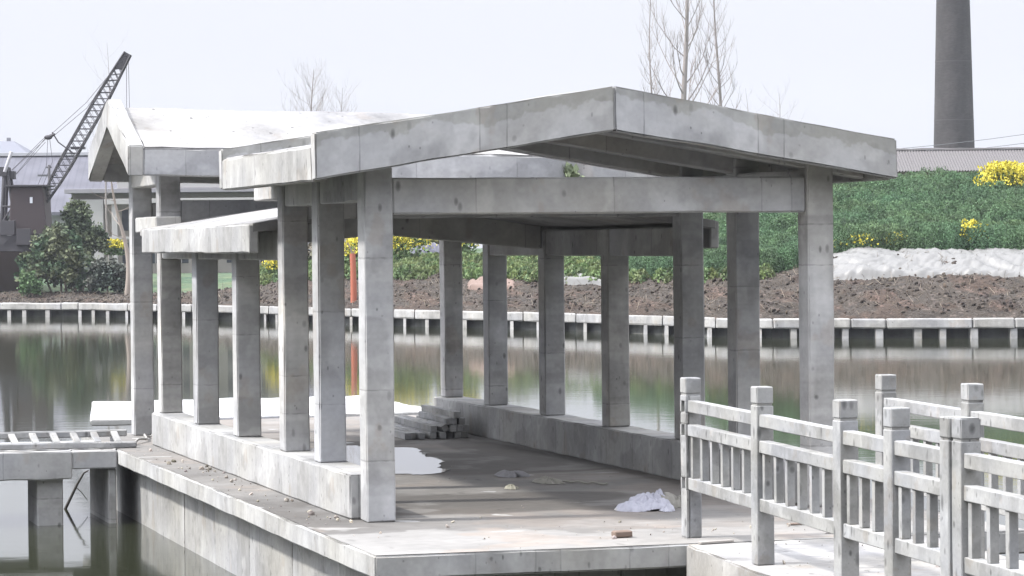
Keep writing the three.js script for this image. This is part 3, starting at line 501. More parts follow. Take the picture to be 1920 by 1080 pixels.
function scatter(name, geo, mat, n, place, label, category) {
  const m = new THREE.InstancedMesh(geo, mat, n), o = new THREE.Object3D(), c = new THREE.Color();
  for (let i = 0; i < n; i++) { c.setRGB(1, 1, 1); place(o, c, i); o.updateMatrix(); m.setMatrixAt(i, o.matrix); m.setColorAt(i, c); }
  m.name = numbered(name); shade(m); scene.add(m); return tag(m, label, category, null, 'stuff');
}
const onLand = (o, a, t, up = 0) => o.position.copy(far(a, land(a, t) + up, wallD(a) + t));
scatter('soil_clods', new THREE.IcosahedronGeometry(1, 1), plain(0.036, 0.029, 0.023, { roughness: 1 }), 9000, (o, c) => {
  const a = rr(-27, 20), t = rr(0.3, 5.2), s = 0.014 + 0.055 * Math.pow(rnd(), 4); onLand(o, a, t, rough(a, t) + s * 0.1); o.rotation.set(rnd() * 6, rnd() * 6, rnd() * 6); o.scale.set(s * rr(0.8, 1.8), s * rr(0.5, 1), s * rr(0.8, 1.5));
  const k = rr(0.6, 1.7); c.setRGB(k, k * rr(0.9, 1.02), k * rr(0.85, 1.05)); if (rnd() < 0.05) c.setRGB(3.2, 3.0, 2.8).multiplyScalar(rr(0.6, 1)); }, 'clods and stones over the brown earth bank', 'clods');
scatter('dry_stalks', new THREE.CylinderGeometry(0.5, 0.8, 1, 4), plain(0.19, 0.16, 0.125, { roughness: 1 }), 1500, (o, c) => {
  const a = rr(-27, 20), t = rr(0.3, 5), L = rr(0.15, 0.6); onLand(o, a, t, rough(a, t) + 0.05); o.rotation.set(rr(-1.5, 1.5), rnd() * 6, rr(-1.5, 1.5)); o.scale.set(0.012, L, 0.012); const k = rr(0.5, 1.4); c.setRGB(k, k, k); }, 'dry stalks and straws lying over the earth bank', 'stalks');

// unseen shore behind the camera, added with its trees to dim low sky light
{
  const pos = [], idx = [], Ds = [4, 1, -3, -12, -30, -60, -100], hs = [-1.2, 0.35, 0.6, 0.8, 1.0, 1.4, 2];
  for (let i = 0; i <= 60; i++) Ds.forEach((D, j) => { const p = far(lerp(-300, 300, i / 60), hs[j], D - (j < 3 ? Math.abs(lerp(-300, 300, i / 60)) * 0.02 : 0)); pos.push(p.x, p.y, p.z); });
  for (let i = 0; i < 60; i++) for (let j = 0; j < Ds.length - 1; j++) { const q = i * Ds.length + j; idx.push(q, q + Ds.length, q + Ds.length + 1, q, q + Ds.length + 1, q + 1); }
  const g = new THREE.BufferGeometry(); g.setAttribute('position', new THREE.Float32BufferAttribute(pos, 3)); g.setIndex(idx); g.computeVertexNormals(); boxUV(g);
  solo('added_near_shore', g, M.soil, 'added unseen near shore ground that the camera stands on', 'ground', null, 'structure');
}
// ---------------------------------------------------------------- far shore: retaining wall
{
  const t = thing('retaining_wall', 'long concrete retaining wall with posts along the far shore', 'wall', [0, 0, 0]);
  const seg = (aa, ab, f0, f1, y0, y1, opt) => { const A = V(0, 0, wallD(aa)), B = V(0, 0, wallD(ab)), q = (a, o, y) => far(a, y, wallD(a) + o); return hex([q(aa, f0, y0), q(ab, f0, y0), q(aa, f0, y1), q(ab, f0, y1), q(aa, f1, y0), q(ab, f1, y0), q(aa, f1, y1), q(ab, f1, y1)].map((p, i, L) => L[i < 4 ? i + 4 : i - 4]), opt); };
  let a = -60; const bk = { seg: 1.2, wear: 0.02, wob: 0.02, edge: 0.05 };
  const slope = (x) => Math.hypot(1, (wallD(x + 0.5) - wallD(x - 0.5)));
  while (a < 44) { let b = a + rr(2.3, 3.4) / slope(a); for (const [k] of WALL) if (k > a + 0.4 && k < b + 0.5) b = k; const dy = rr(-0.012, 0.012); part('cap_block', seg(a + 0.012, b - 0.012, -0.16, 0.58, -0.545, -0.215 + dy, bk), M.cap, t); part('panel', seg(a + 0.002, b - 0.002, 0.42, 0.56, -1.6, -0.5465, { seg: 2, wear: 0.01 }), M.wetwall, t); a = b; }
  a = -59.5;
  while (a < 44) { const w = 0.10 + rr(0, 0.03); part('post', seg(a - w / slope(a), a + w / slope(a), -0.1, 0.415, -1.6, -0.547, { seg: 1, wear: 0.01 }), M.cap, t); a += rr(0.7, 1.25) / Math.sqrt(slope(a)); if (rnd() < 0.12) a += 0.5; }
}

// ---------------------------------------------------------------- crops, grass, flowers
function leafTuft(n, w, h, size, s, up = 0.5) {   // loose plant: many small leaves spread through its volume
  const pos = [], q = V(), d = V(), e = V(); let k = s;
  const R = () => { k = (k * 16807) % 2147483647; return k / 2147483647; };
  for (let i = 0; i < n; i++) {
    const y = Math.pow(R(), 0.8) * h, r = w * Math.sqrt(R()) * (0.45 + 0.55 * (1 - y / h)), th = R() * 6.283; q.set(Math.cos(th) * r, y, Math.sin(th) * r);
    d.set(R() - 0.5, (R() - 0.25) * up, R() - 0.5).normalize(); e.set(R() - 0.5, R() - 0.5, R() - 0.5).cross(d).normalize();
    const L = size * (0.6 + 0.8 * R()), W = L * 0.34, A = q.clone(), B = q.clone().addScaledVector(d, L * 0.5).addScaledVector(e, W), C = q.clone().addScaledVector(d, L), E = q.clone().addScaledVector(d, L * 0.5).addScaledVector(e, -W); B.y -= 0.1 * W; E.y -= 0.1 * W;
    for (const p of [A, B, C, A, C, E]) pos.push(p.x, p.y, p.z);
  }
  const g = new THREE.BufferGeometry(); g.setAttribute('position', new THREE.Float32BufferAttribute(pos, 3)); g.computeVertexNormals(); return g;
}
const leafMat = (r, g, b) => plain(r, g, b, { roughness: 0.8, side: THREE.DoubleSide });
scatter('added_shore_trees', leafTuft(1500, 3.4, 15, 0.7, 19, 1.2), leafMat(0.045, 0.07, 0.035), 150, (o, c) => { o.position.copy(far(rr(-95, 95), 0.7, rr(-40, -9))); o.rotation.y = rnd() * 6; const k = rr(0.8, 1.25); o.scale.set(k, k, k); }, 'added unseen trees behind the camera that block low sky light', 'trees');  // out of view, added to block low sky and darken faces under the roof
for (const [vr, sd] of [[0, 11], [1, 37], [2, 91]]) scatter('rapeseed_crop', leafTuft(420, 0.33, 0.78, 0.048, sd, 2.6), leafMat(0.070, 0.130, 0.058), 4600, (o, c) => {
  let a, t; do { a = rr(3.5, 30); t = rr(4.9, 34); } while (t < 5.6 && a > 9 || (a < 9 && t > 24) || perlin.noise(a * 0.9, 3, t * 0.9) < -0.42);
  onLand(o, a, t, -0.05); const s = rr(0.65, 1.2) * (1 + 0.35 * perlin.noise(a * 0.6, 8, t * 0.6)); o.rotation.set(rr(-0.15, 0.15), rnd() * 6.28, rr(-0.15, 0.15)); o.scale.set(s, s * rr(0.8, 1.15), s);
  const k = 1 + 0.35 * perlin.noise(a * 0.5, 5, t * 0.5) + rr(-0.3, 0.3), y = 0.25 * perlin.noise(a * 0.35, 9, t * 0.35); c.setRGB(k * (1 + y), k, k * (1 - 0.5 * y)); }, 'dense blue green leafy crop covering the hillside, batch ' + ['one', 'two', 'three'][vr], 'crop');
scatter('grass_tufts', leafTuft(150, 0.28, 0.34, 0.12, 5, 3), leafMat(0.11, 0.165, 0.065), 3600, (o, c) => {
  let a, t; do { a = rr(-12, 9); t = rr(4.0, 13); } while (perlin.noise(a * 0.7, 3, t * 0.7) < -0.3 - 0.1 * (t - 4.5)); onLand(o, a, t, -0.03); const s = rr(0.5, 1.15); o.rotation.y = rnd() * 6; o.scale.set(s, s, s); const k = rr(0.7, 1.3); c.setRGB(k * rr(0.9, 1.25), k, k * rr(0.8, 1.1)); }, 'fresh green grass along the top of the middle bank', 'grass');
function rape(a, t, w, h, n, label, group = 'yellow flowering rape clumps', lift = 0) {
  const th = thing('rape_plant', label, 'rape plant', far(a, land(a, t) - 0.05 + lift, wallD(a) + t).toArray(), group);
  part('foliage', leafTuft(Math.round(n * 0.5), w, h * 0.8, 0.18, 100 + Math.round(a * 37 + 2000)), leafMat(0.10, 0.16, 0.06), th);
  const g = leafTuft(n, w * 1.15, h, 0.10, 300 + Math.round(a * 41 + 2000), 1.2), p = g.attributes.position; 
  for (let i = 0; i < p.count; i += 3) { const y = p.getY(i); const add = y < h * 0.45 ? h * 0.45 : 0; for (let j = 0; j < 3; j++) p.setY(i + j, p.getY(i + j) + add); }
  g.computeVertexNormals(); part('blossom', g, leafMat(0.52, 0.45, 0.04), th);
}
rape(19.4, 22.5, 1.15, 1.7, 2600, 'big round yellow rape bush at the hill top by the shed');
rape(20.6, 22.9, 0.9, 1.6, 1500, 'yellow rape bush at the right edge on the hill top');
rape(15.8, 6.2, 0.55, 1.15, 420, 'yellow flowering rape clump above the right end of the white sheet');
rape(12.2, 6.0, 0.8, 0.75, 260, 'sparse yellow rape clump behind the left end of the sheet');
rape(13.3, 6.3, 0.55, 0.75, 150, 'thin yellow rape clump behind the middle of the sheet');
rape(11.2, 6.2, 0.5, 0.7, 120, 'yellow rape stems behind the right front column');
rape(-10.4, 6.0, 0.7, 1.3, 900, 'yellow rape clump seen behind the third left column');
rape(-6.7, 9.2, 0.9, 1.5, 1300, 'yellow rape clump above the orange post');
rape(-4.9, 10.5, 0.7, 1.7, 700, 'yellow rape clump just right of the front left column');
rape(-4.2, 12.5, 0.9, 1.6, 500, 'thin yellow rape clump behind the dark mound');
rape(-1.9, 14.0, 0.6, 1.5, 600, 'yellow rape clump beside the farthest right column');
rape(-19.6, 9.2, 0.6, 0.75, 900, 'yellow rape clump behind the leaning tree', 'yellow flowering rape clumps', 1.6);

// ---------------------------------------------------------------- sheet, posts and litter on the bank
{
  const hf = (a, t) => { const e = smooth(3.55, 3.75, t) * smooth(5.75, 5.55, t) * smooth(10.75, 11.0, a + 0.25 * perlin.noise(3, 1, t * 2)); const w = Math.abs(perlin.noise(a * 1.1 + t, 5, t * 0.9)) * 0.20 + 0.10 * perlin.noise(a * 1.3 + 1.5 * t, 2, t * 1.3) + 0.11 * Math.abs(perlin.noise(a * 2.6 - 2 * t, 4, t * 2.2)) + 0.10 * Math.abs(perlin.noise(a * 3.7 + 5 * t, 6, t * 2.4)) + 0.05 * Math.abs(perlin.noise(a * 7 - 4 * t, 8, t * 4)); const lump = 0.10 * Math.exp(-((a - 12) ** 2) / 0.5); return land(a, t) + e * (0.05 + w + lump) - 0.12 * (1 - e); };
  solo('plastic_sheet', sheetOver(10.6, 34, 0.055, range(3.5, 5.8, 46), hf), plain(0.145, 0.143, 0.138, { roughness: 0.45, side: THREE.DoubleSide }), 'long crumpled white plastic sheet along the foot of the green field', 'plastic sheet', 'white plastic sheets on the bank');
  const h2 = (a, t) => { const e = smooth(3.55, 3.7, t) * smooth(4.6, 4.4, t) * smooth(1.4, 1.6, a) * smooth(4.3, 4.1, a); return land(a, t) + e * (0.14 + 0.22 * Math.abs(perlin.noise(a * 1.6, 5, t * 1.5))) - 0.15 * (1 - e); };
  solo('plastic_sheet', sheetOver(1.3, 4.4, 0.07, range(3.5, 4.7, 16), h2), plain(0.17, 0.17, 0.166, { roughness: 0.5, side: THREE.DoubleSide }), 'short white plastic sheet on the middle of the bank', 'plastic sheet', 'white plastic sheets on the bank');
  const h3 = (a, t) => { const e = smooth(2.6, 2.8, t) * smooth(4.0, 3.8, t) * smooth(-1.9, -1.6, a) * smooth(0.3, 0, a); return land(a, t) + e * (0.1 + 0.25 * Math.abs(perlin.noise(a * 2.1, 6, t * 1.9))) - 0.2 * (1 - e); };
  solo('litter_heap', sheetOver(-2, 0.4, 0.07, range(2.5, 4.1, 18), h3), plain(0.16, 0.11, 0.09, { roughness: 0.8, side: THREE.DoubleSide }), 'heap of reddish litter on the bank left of the short sheet', 'litter');
}
{ const t = thing('orange_post', 'orange plastic wrapped post standing on the bank behind the front left column', 'post', far(-6.45, -0.25, 123.6).toArray()); t.rotation.y = FACE; part('sleeve', tube([V(0, 0, 0), V(0.01, 0.8, 0), V(0, 1.6, 0), V(-0.02, 2.25, 0)], [0.125, 0.13, 0.12, 0.12], 12), plain(0.36, 0.105, 0.06, { roughness: 0.7 }), t); part('stub', tube([V(-0.02, 2.2, 0), V(-0.1, 2.45, 0), V(-0.22, 2.7, 0)], [0.04, 0.035, 0.03], 6), plain(0.2, 0.16, 0.12), t); part('stub', tube([V(0, 2.2, 0), V(0.1, 2.5, 0)], [0.035, 0.02], 6), plain(0.2, 0.16, 0.12), t); }
{ const t = solo('tarp_mound', crumple(1.15, 0.95, 0.9, 7.7, 0.25, -0.1), plain(0.11, 0.11, 0.14), 'dark grey covered mound on the grass behind the bank', 'mound'); t.position.copy(far(-3.7, land(-3.7, 18) + 0.05, 137.5)); t.rotation.y = FACE; }

// ---------------------------------------------------------------- trees and shrubs
function bareTree(label, base, { H = 16, r = 0.17, n = 26, start = 0.25, len = 3.6, rise = 1.6, twigs = 5, lean = [0, 0], sd = 1, col = [0.25, 0.225, 0.215] }, group = 'bare trees against the sky') {
  const keep = seed; seed = sd * 7919;
  const t = thing('bare_tree', label, 'tree', base.toArray(), group), at = (k) => V(lean[0] * k * k * H + 0.12 * Math.sin(k * 7 + sd), k * H, lean[1] * k * H + 0.1 * Math.cos(k * 6 + sd));
  const mat = plain(...col, { roughness: 1 });
  const ks = range(0, 1, 14); part('trunk', tube(ks.map(at), ks.map((k) => r * Math.pow(1 - k * 0.93, 0.9)), 8), mat, t);
  const list = [];
  const grow = (p, d, L, rad, lv) => {
    const pts = [p.clone()], rs = [rad], q = p.clone(), v = d.clone(); const n2 = 5;
    for (let i = 0; i < n2; i++) { v.y += rise * 0.1; v.x += rr(-0.16, 0.16); v.z += rr(-0.16, 0.16); v.normalize(); q.addScaledVector(v, L / n2); pts.push(q.clone()); rs.push(rad * (1 - 0.8 * (i + 1) / n2)); }
    list.push(tube(pts, rs, lv ? 3 : 5, false));
    if (lv < 2) for (let i = 0; i < (lv ? 3 : twigs); i++) { const k = rr(0.25, 0.95) * n2, i0 = Math.min(n2 - 1, Math.floor(k)), o = pts[i0].clone().lerp(pts[i0 + 1], k - i0), w = v.clone().add(V(rr(-0.8, 0.8), rr(-0.1, 0.5), rr(-0.8, 0.8))).normalize(); grow(o, w, L * rr(0.3, 0.55), rad * 0.45, lv + 1); }
  };
  for (let i = 0; i < n; i++) { const k = lerp(start, 0.97, (i + rnd()) / n), th = i * 2.4 + rr(-0.5, 0.5), d = V(Math.cos(th), rr(0.5, 0.9) * rise * 0.7, Math.sin(th)).normalize(); grow(at(k), d, len * (1.1 - 0.75 * k) * rr(0.7, 1.15), r * 0.26 * (1.15 - k), 0); }
  part('branches', merge(list), mat, t); seed = keep;
}
bareTree('tall bare tree behind the front roof peak, thickest trunk', far(9.7, 3.2, 170), { H: 18.5, r: 0.23, n: 34, start: 0.25, len: 5.2, rise: 1.9, twigs: 7, sd: 3, lean: [0.012, 0] });
bareTree('slimmer bare tree right of the tall bare tree', far(11.75, 3.2, 171), { H: 15.2, r: 0.14, n: 34, start: 0.35, len: 3.2, rise: 1.8, twigs: 5, sd: 5, lean: [-0.012, 0] });
bareTree('thin bare tree at the left of the tall bare tree', far(8.1, 3.2, 172), { H: 14.2, r: 0.10, n: 26, start: 0.4, len: 2.6, rise: 1.8, twigs: 5, sd: 6, lean: [-0.01, 0] });
bareTree('faint low bare tree top right of the tall bare trees', far(16.7, 3.2, 190), { H: 8.4, r: 0.09, n: 22, start: 0.3, len: 3.4, rise: 1.2, twigs: 5, sd: 8 });
bareTree('faint bare tree top just right of the roof slope', far(14.6, 3.2, 188), { H: 8.6, r: 0.07, n: 12, start: 0.4, len: 2.6, rise: 1.3, twigs: 4, sd: 9 });
bareTree('budding tree top rising over the back roof', far(-9.7, 0.8, 150), { H: 10.2, r: 0.12, n: 44, start: 0.5, len: 3.3, rise: 1.35, twigs: 8, sd: 12 });
bareTree('second budding tree top right over the back roof', far(-8.5, 0.8, 152), { H: 9.4, r: 0.09, n: 34, start: 0.5, len: 2.8, rise: 1.35, twigs: 8, sd: 13 });
bareTree('thin bare tree behind the crane boom', far(-21.2, 0.5, 160), { H: 12.6, r: 0.07, n: 17, start: 0.35, len: 4.2, rise: 1.5, twigs: 3, sd: 21 });
bareTree('leaning bare tree with a pale trunk beside the far left column', far(-18.1, -0.1, 143), { H: 6.6, r: 0.15, n: 7, start: 0.3, len: 2.6, rise: 0.4, twigs: 3, lean: [-0.13, 0], sd: 31, col: [0.26, 0.22, 0.19] });
function shrub(label, a, D, y0, blobs, n, leaf, cols, sd, group) {
  const keep = seed; seed = sd * 104729;
  const t = thing('leafy_shrub', label, 'shrub', far(a, y0, D).toArray(), group); t.rotation.y = FACE;
  const pos = [], col = [], c = new THREE.Color();
  for (let i = 0; i < n; i++) {
    const b = blobs[Math.floor(rnd() * blobs.length)], th = rnd() * 6.283, ph = Math.acos(rr(-0.6, 1)), rad = Math.pow(rnd(), 0.33);
    const dx = Math.sin(ph) * Math.cos(th), dy = Math.cos(ph), dz = Math.sin(ph) * Math.sin(th), lump = 0.78 + 0.55 * perlin.noise(dx * 2.2 + b[0], dy * 2.2 + sd, dz * 2.2);
    const q = V(b[0] + dx * b[3] * rad * lump, b[1] + dy * b[4] * rad * lump, b[2] + dz * b[3] * rad * lump); if (q.y < 0.02) q.y = rr(0.02, 0.4);
    const d = V(rr(-1, 1), rr(-0.5, 0.8), rr(-1, 1)).normalize(), e = V(rr(-1, 1), rr(-1, 1), rr(-1, 1)).cross(d).normalize(), L = leaf * rr(0.6, 1.4), W = L * 0.36;
    const A = q, B = q.clone().addScaledVector(d, L * 0.5).addScaledVector(e, W), C = q.clone().addScaledVector(d, L), E = q.clone().addScaledVector(d, L * 0.5).addScaledVector(e, -W);
    for (const p of [A, B, C, A, C, E]) pos.push(p.x, p.y, p.z);
    const m = smooth(-0.25, 0.25, perlin.noise(q.x * 0.8, q.y * 0.8 + sd, q.z * 0.8)), k = rr(0.7, 1.35); c.setRGB(lerp(cols[0][0], cols[1][0], m) * k, lerp(cols[0][1], cols[1][1], m) * k, lerp(cols[0][2], cols[1][2], m) * k);
    for (let j = 0; j < 6; j++) col.push(c.r, c.g, c.b);
  }
  const g = new THREE.BufferGeometry(); g.setAttribute('position', new THREE.Float32BufferAttribute(pos, 3)); g.setAttribute('color', new THREE.Float32BufferAttribute(col, 3)); g.computeVertexNormals();
  part('foliage', g, new THREE.MeshStandardMaterial({ vertexColors: true, roughness: 0.85, side: THREE.DoubleSide }), t);
  const st = []; for (const b of blobs) st.push(tube([V(b[0] * 0.4, 0, b[2] * 0.4), V(b[0] * 0.7, b[1] * 0.5, b[2] * 0.7), V(b[0], b[1] + b[4] * 0.5, b[2])], [0.06, 0.045, 0.015], 5)); part('stem', merge(st), plain(0.16, 0.13, 0.11), t);
  seed = keep;
}
const G1 = [0.045, 0.085, 0.042], G2 = [0.105, 0.118, 0.062];
shrub('broad dark green shrub below the crane boom on the far shore', -21.6, 146, -0.1, [[-1.0, 1.5, 0, 1.3, 1.5], [0.3, 1.4, 0.2, 1.4, 1.5], [-0.1, 2.5, 0, 1.1, 1.0], [1.3, 1.0, 0, 1.2, 1.1]], 15000, 0.2, [G1, G2], 41, 'green shrubs on the far left shore');
shrub('tall pointed green shrub behind the broad shrub', -21.3, 148, 0.1, [[0, 2.4, 0, 1.1, 1.5], [0.15, 3.7, 0, 0.8, 1.0], [-0.9, 2.4, 0, 1.0, 1.2], [0.9, 2.5, 0, 1.0, 1.1]], 9000, 0.19, [[0.06, 0.088, 0.05], [0.095, 0.115, 0.062]], 43, 'green shrubs on the far left shore');
shrub('low bluish shrub at the foot of the leaning tree', -19.3, 145, -0.1, [[0, 1.0, 0, 1.2, 1.1], [0.9, 0.7, 0, 0.8, 0.8]], 6000, 0.18, [[0.05, 0.07, 0.055], [0.09, 0.095, 0.078]], 47, 'green shrubs on the far left shore');
shrub('small pale green shrub at the left foot of the broad shrub', -22.9, 144.6, -0.15, [[0, 0.7, 0, 0.55, 0.75]], 2200, 0.15, [[0.07, 0.13, 0.05], [0.09, 0.14, 0.06]], 49, 'green shrubs on the far left shore');
shrub('brown twiggy bush on the bank behind the third column', -9.2, 139, 0.2, [[0, 1.0, 0, 1.3, 1.2], [1.6, 0.9, 0, 1.1, 1.0]], 4000, 0.2, [[0.10, 0.085, 0.06], [0.10, 0.13, 0.05]], 53, 'bushes behind the middle bank');
shrub('olive bush behind the dark mound', -4.6, 141, 1.2, [[0, 0.9, 0, 1.2, 1.2], [1.7, 0.9, 0, 1.2, 1.2], [-1.2, 1.0, 0, 1, 1.1]], 6000, 0.2, [[0.11, 0.10, 0.055], [0.14, 0.15, 0.05]], 55, 'bushes behind the middle bank');
shrub('grey green bush right of the dark mound', 0.2, 134, 1.4, [[0, 0.6, 0, 1.5, 0.9], [2.2, 0.6, 0, 1.4, 0.8], [4.4, 0.6, 0, 1.4, 0.8]], 6000, 0.2, [[0.08, 0.11, 0.05], [0.13, 0.13, 0.08]], 57, 'bushes behind the middle bank');
{ const m = solo('grass_clump', leafTuft(70, 0.12, 0.16, 0.1, 77, 2.2), leafMat(0.14, 0.17, 0.10), 'small grass clump growing on the back roof eave', 'grass'); m.position.set(4.72, 3.06, -9.84); }

// ---------------------------------------------------------------- crane on the far left shore
{
  const t = thing('lattice_crane', 'old dark crane with a raised lattice boom on the far left shore', 'crane', far(-24, 0, 150).toArray()); t.rotation.y = FACE;
  const P = (a, h, z = 0) => V(a + 24, h, z), dark = plain(0.045, 0.042, 0.048, { roughness: 0.7 }), rust = plain(0.05, 0.038, 0.04), steel = plain(0.06, 0.055, 0.06);
  const A = P(-23.3, 4.2), B = P(-18.82, 11.9), ax = B.clone().sub(A).normalize(), nx = V(ax.y, -ax.x, 0), L = A.distanceTo(B), lat = [], ch = [];
  const wd = (k) => 0.30 * Math.min(1, 0.35 + 2.6 * k) * (k > 0.72 ? lerp(1, 0.55, (k - 0.72) / 0.28) : 1), node = (k, s, q) => A.clone().addScaledVector(ax, k * L).addScaledVector(nx, s * wd(k)).add(V(0, 0, q * wd(k)));
  for (const s of [-1, 1]) for (const q of [-1, 1]) ch.push(tube(range(0, 1, 10).map((k) => node(k, s, q)), 0.042, 5));
  const N = 26; for (let i = 0; i < N; i++) { const k = i / N, k2 = (i + 1) / N, f = i % 2 ? 1 : -1; for (const q of [-1, 1]) { lat.push(tube([node(k, -f, q), node(k2, f, q)], 0.02, 4)); lat.push(tube([node(k, f, q), node(k2, -f, q)], 0.014, 4)); } for (const s of [-1, 1]) lat.push(tube([node(k, s, -f), node(k2, s, f)], 0.02, 4)); if (i % 4 === 0) for (const s of [-1, 1]) lat.push(tube([node(k, s, -1), node(k, s, 1)], 0.02, 4)); }
  const boom = part('boom', merge(ch), dark, t); part('lattice', merge(lat), dark, boom);
  part('splice_plate', merge([box(P(-21.66, 0).x, P(-21.0, 0).x, 7.2, 7.32, -0.3, 0.3, { wear: 0 })]).rotateZ(0), dark, boom);
  part('boom_head', hex([node(0.9, -1, -1), node(0.9, 1, -1), node(1.0, -1, -1), node(1.0, 1, -1), node(0.9, -1, 1), node(0.9, 1, 1), node(1.0, -1, 1), node(1.0, 1, 1)], { wear: 0 }), dark, boom);
  part('jib_brace', tube([P(-22.6, 8.05), P(-22.3, 7.55), P(-21.5, 6.95)], 0.035, 5), steel, boom);
  const cab = part('cab', hex([P(-24.65, 3.0, -1), P(-22.75, 3.0, -1), P(-24.5, 5.35, -1), P(-22.95, 5.35, -1), P(-24.65, 3.0, 1), P(-22.75, 3.0, 1), P(-24.5, 5.35, 1), P(-22.95, 5.35, 1)], { wear: 0.02, edge: 0.04 }), rust, t);
  part('cab_roof', box(P(-24.75, 0).x, P(-22.7, 0).x, 5.36, 5.45, -1.15, 1.15, { wear: 0.01 }), dark, cab); part('window', box(P(-23.58, 0).x, P(-23.45, 0).x, 4.55, 4.85, 1.005, 1.02, { wear: 0 }), plain(0.6, 0.62, 0.66, { roughness: 0.3 }), cab);
  part('engine_deck', merge([box(-1.7, 1.1, 2.2, 2.98, -1.2, 1.2, { wear: 0.03, wob: 0.05 }), box(-1.0, -0.3, 3.0, 3.7, 1.05, 1.3), box(-0.2, 0.5, 2.5, 3.3, 1.2, 1.4)]), dark, t);
  for (const s of [-0.6, 0.6]) part('mast', merge([tube([P(-25.1, 2.9, s), P(-24.9, 6.3, s * 0.6)], 0.1, 6), tube([P(-24.3, 2.9, s), P(-24.8, 6.3, s * 0.6)], 0.08, 6), tube([P(-25.0, 4.4, s), P(-24.5, 4.4, s)], 0.05, 5), tube([P(-25.05, 3.6, s), P(-24.5, 4.4, s)], 0.04, 5)]), dark, t);
  part('mast_head', merge([box(P(-25.2, 0).x, P(-24.75, 0).x, 5.9, 6.35, -0.5, 0.5, { wear: 0.03 }), box(P(-24.72, 0).x, P(-24.45, 0).x, 5.75, 6.15, -0.3, 0.3, { wear: 0.03 })]), dark, t);
  part('strut', tube([P(-24.85, 6.1, 0.7), P(-24.5, 7.1, 0.7)], 0.09, 6), plain(0.45, 0.44, 0.47), t);
  const bl = part('pulley_block', new THREE.SphereGeometry(0.16, 12, 8).scale(1.3, 0.75, 0.7).translate(P(-22.8, 7.8).x, 7.8, 0), dark, t);
  part('wedge', tube([P(-22.7, 7.85), P(-22.45, 7.98)], [0.1, 0.03], 5), dark, bl);
  const wire = (...p) => part('cable', tube(p, 0.012, 4, false), steel, t);
  for (const q of [-0.08, 0.08]) { wire(P(-24.6, 6.2, q), P(-22.9, 7.8 + q * 0.6, q)); wire(P(-22.6, 7.9 + q, q), P(-20.9, 9.35 + q * 1.6, q), P(-18.9, 11.85, q)); wire(P(-24.4, 6.0, q), P(-22.95, 7.65 + q, q)); }
  wire(P(-22.82, 7.7), P(-22.9, 6.4), P(-23.6, 4.9)); wire(P(-22.72, 7.7), P(-22.6, 6.6), P(-23.1, 5.4)); wire(P(-18.8, 11.8), P(-18.74, 6)); wire(P(-18.9, 11.8), P(-18.93, 6));
  part('hull', hex([P(-28, 0.2, -3), P(-23.6, 0.2, -3), P(-28, 2.2, -3), P(-24.0, 2.2, -3), P(-28, 0.2, -0.2), P(-23.7, 0.2, -0.2), P(-28, 2.2, 1.2), P(-23.9, 2.2, 1.2)], { wob: 0.06, wear: 0.03, seg: 0.5 }), plain(0.075, 0.058, 0.055), t);
}
// ---------------------------------------------------------------- buildings, chimney, poles
function block(name, a0, a1, y0, y1, z0, z1, mat, t, opt = {}) { return part(name, box(a0, a1, y0, y1, z0, z1, { wear: 0.01, wob: 0, seg: 4, ...opt }), mat, t); }
const M2 = { lav: plain(0.20, 0.20, 0.235), pale: plain(0.34, 0.33, 0.325), beige: plain(0.27, 0.25, 0.225), glass: new THREE.MeshStandardMaterial({ color: new THREE.Color().setRGB(0.05, 0.055, 0.065), roughness: 0.15 }), tile: plain(0.16, 0.15, 0.17) };
{
  const t = thing('factory_hall', 'long low hall with a big grey roof behind the crane', 'building', far(-28, 0.8, 230).toArray()); t.rotation.y = FACE;
  block('wall', -14, 16, 0, 4.1, -13.8, 0, plain(0.30, 0.29, 0.31), t);
  const rf = part('roof', hex([[-15, 4.1, -7], [17, 4.1, -7], [-15, 8.75, -7], [17, 8.75, -7], [-15, 4.0, 0.7], [17, 4.0, 0.7], [-15, 4.25, 0.7], [17, 4.25, 0.7]], { wear: 0.02, seg: 3 }), std(surface(256, 256, 6, (u, v) => { const a = tfbm(u, v, 6, 6, 401, 4) - 0.5, k = (1 + 0.5 * a) * (1 - 0.12 * (Math.abs(Math.sin(u * 12 * Math.PI)) > 0.92)); return [0.10 * k, 0.10 * k, 0.12 * k, 0.5]; }), {}, 0.01), t);
  block('ridge_cap', -15, 17, 8.72, 8.98, -7.3, -6.7, plain(0.34, 0.34, 0.36), rf); part('roof', hex([[-15, 4.0, -14.5], [17, 4.0, -14.5], [-15, 4.2, -14.5], [17, 4.2, -14.5], [-15, 4.1, -7.01], [17, 4.1, -7.01], [-15, 8.7, -7.01], [17, 8.7, -7.01]], { wear: 0, seg: 6 }), M2.tile, t);
}
{
  const t = thing('tiled_house', 'distant house with a hipped grey roof at the far left edge', 'building', far(-58, 1, 330).toArray()); t.rotation.y = FACE;
  block('wall', -6, 5.5, 0, 11.4, -9, 0, plain(0.35, 0.36, 0.40), t); for (let i = 0; i < 4; i++) block('window', -5 + i * 2.6, -3.8 + i * 2.6, 9.6, 10.8, 0.005, 0.05, M2.glass, t);
  const g = hex([[-6.4, 11.4, -9.4], [5.9, 11.4, -9.4], [-4, 13.1, -5], [3.4, 13.1, -5], [-6.4, 11.4, 0.4], [5.9, 11.4, 0.4], [-4, 13.1, -4], [3.4, 13.1, -4]], { wear: 0, seg: 4 }); const rf = part('roof', g, plain(0.14, 0.145, 0.17), t); block('roof_turret', 2.6, 3.0, 13.05, 13.5, -4.8, -4.4, plain(0.16, 0.16, 0.18), rf);
}
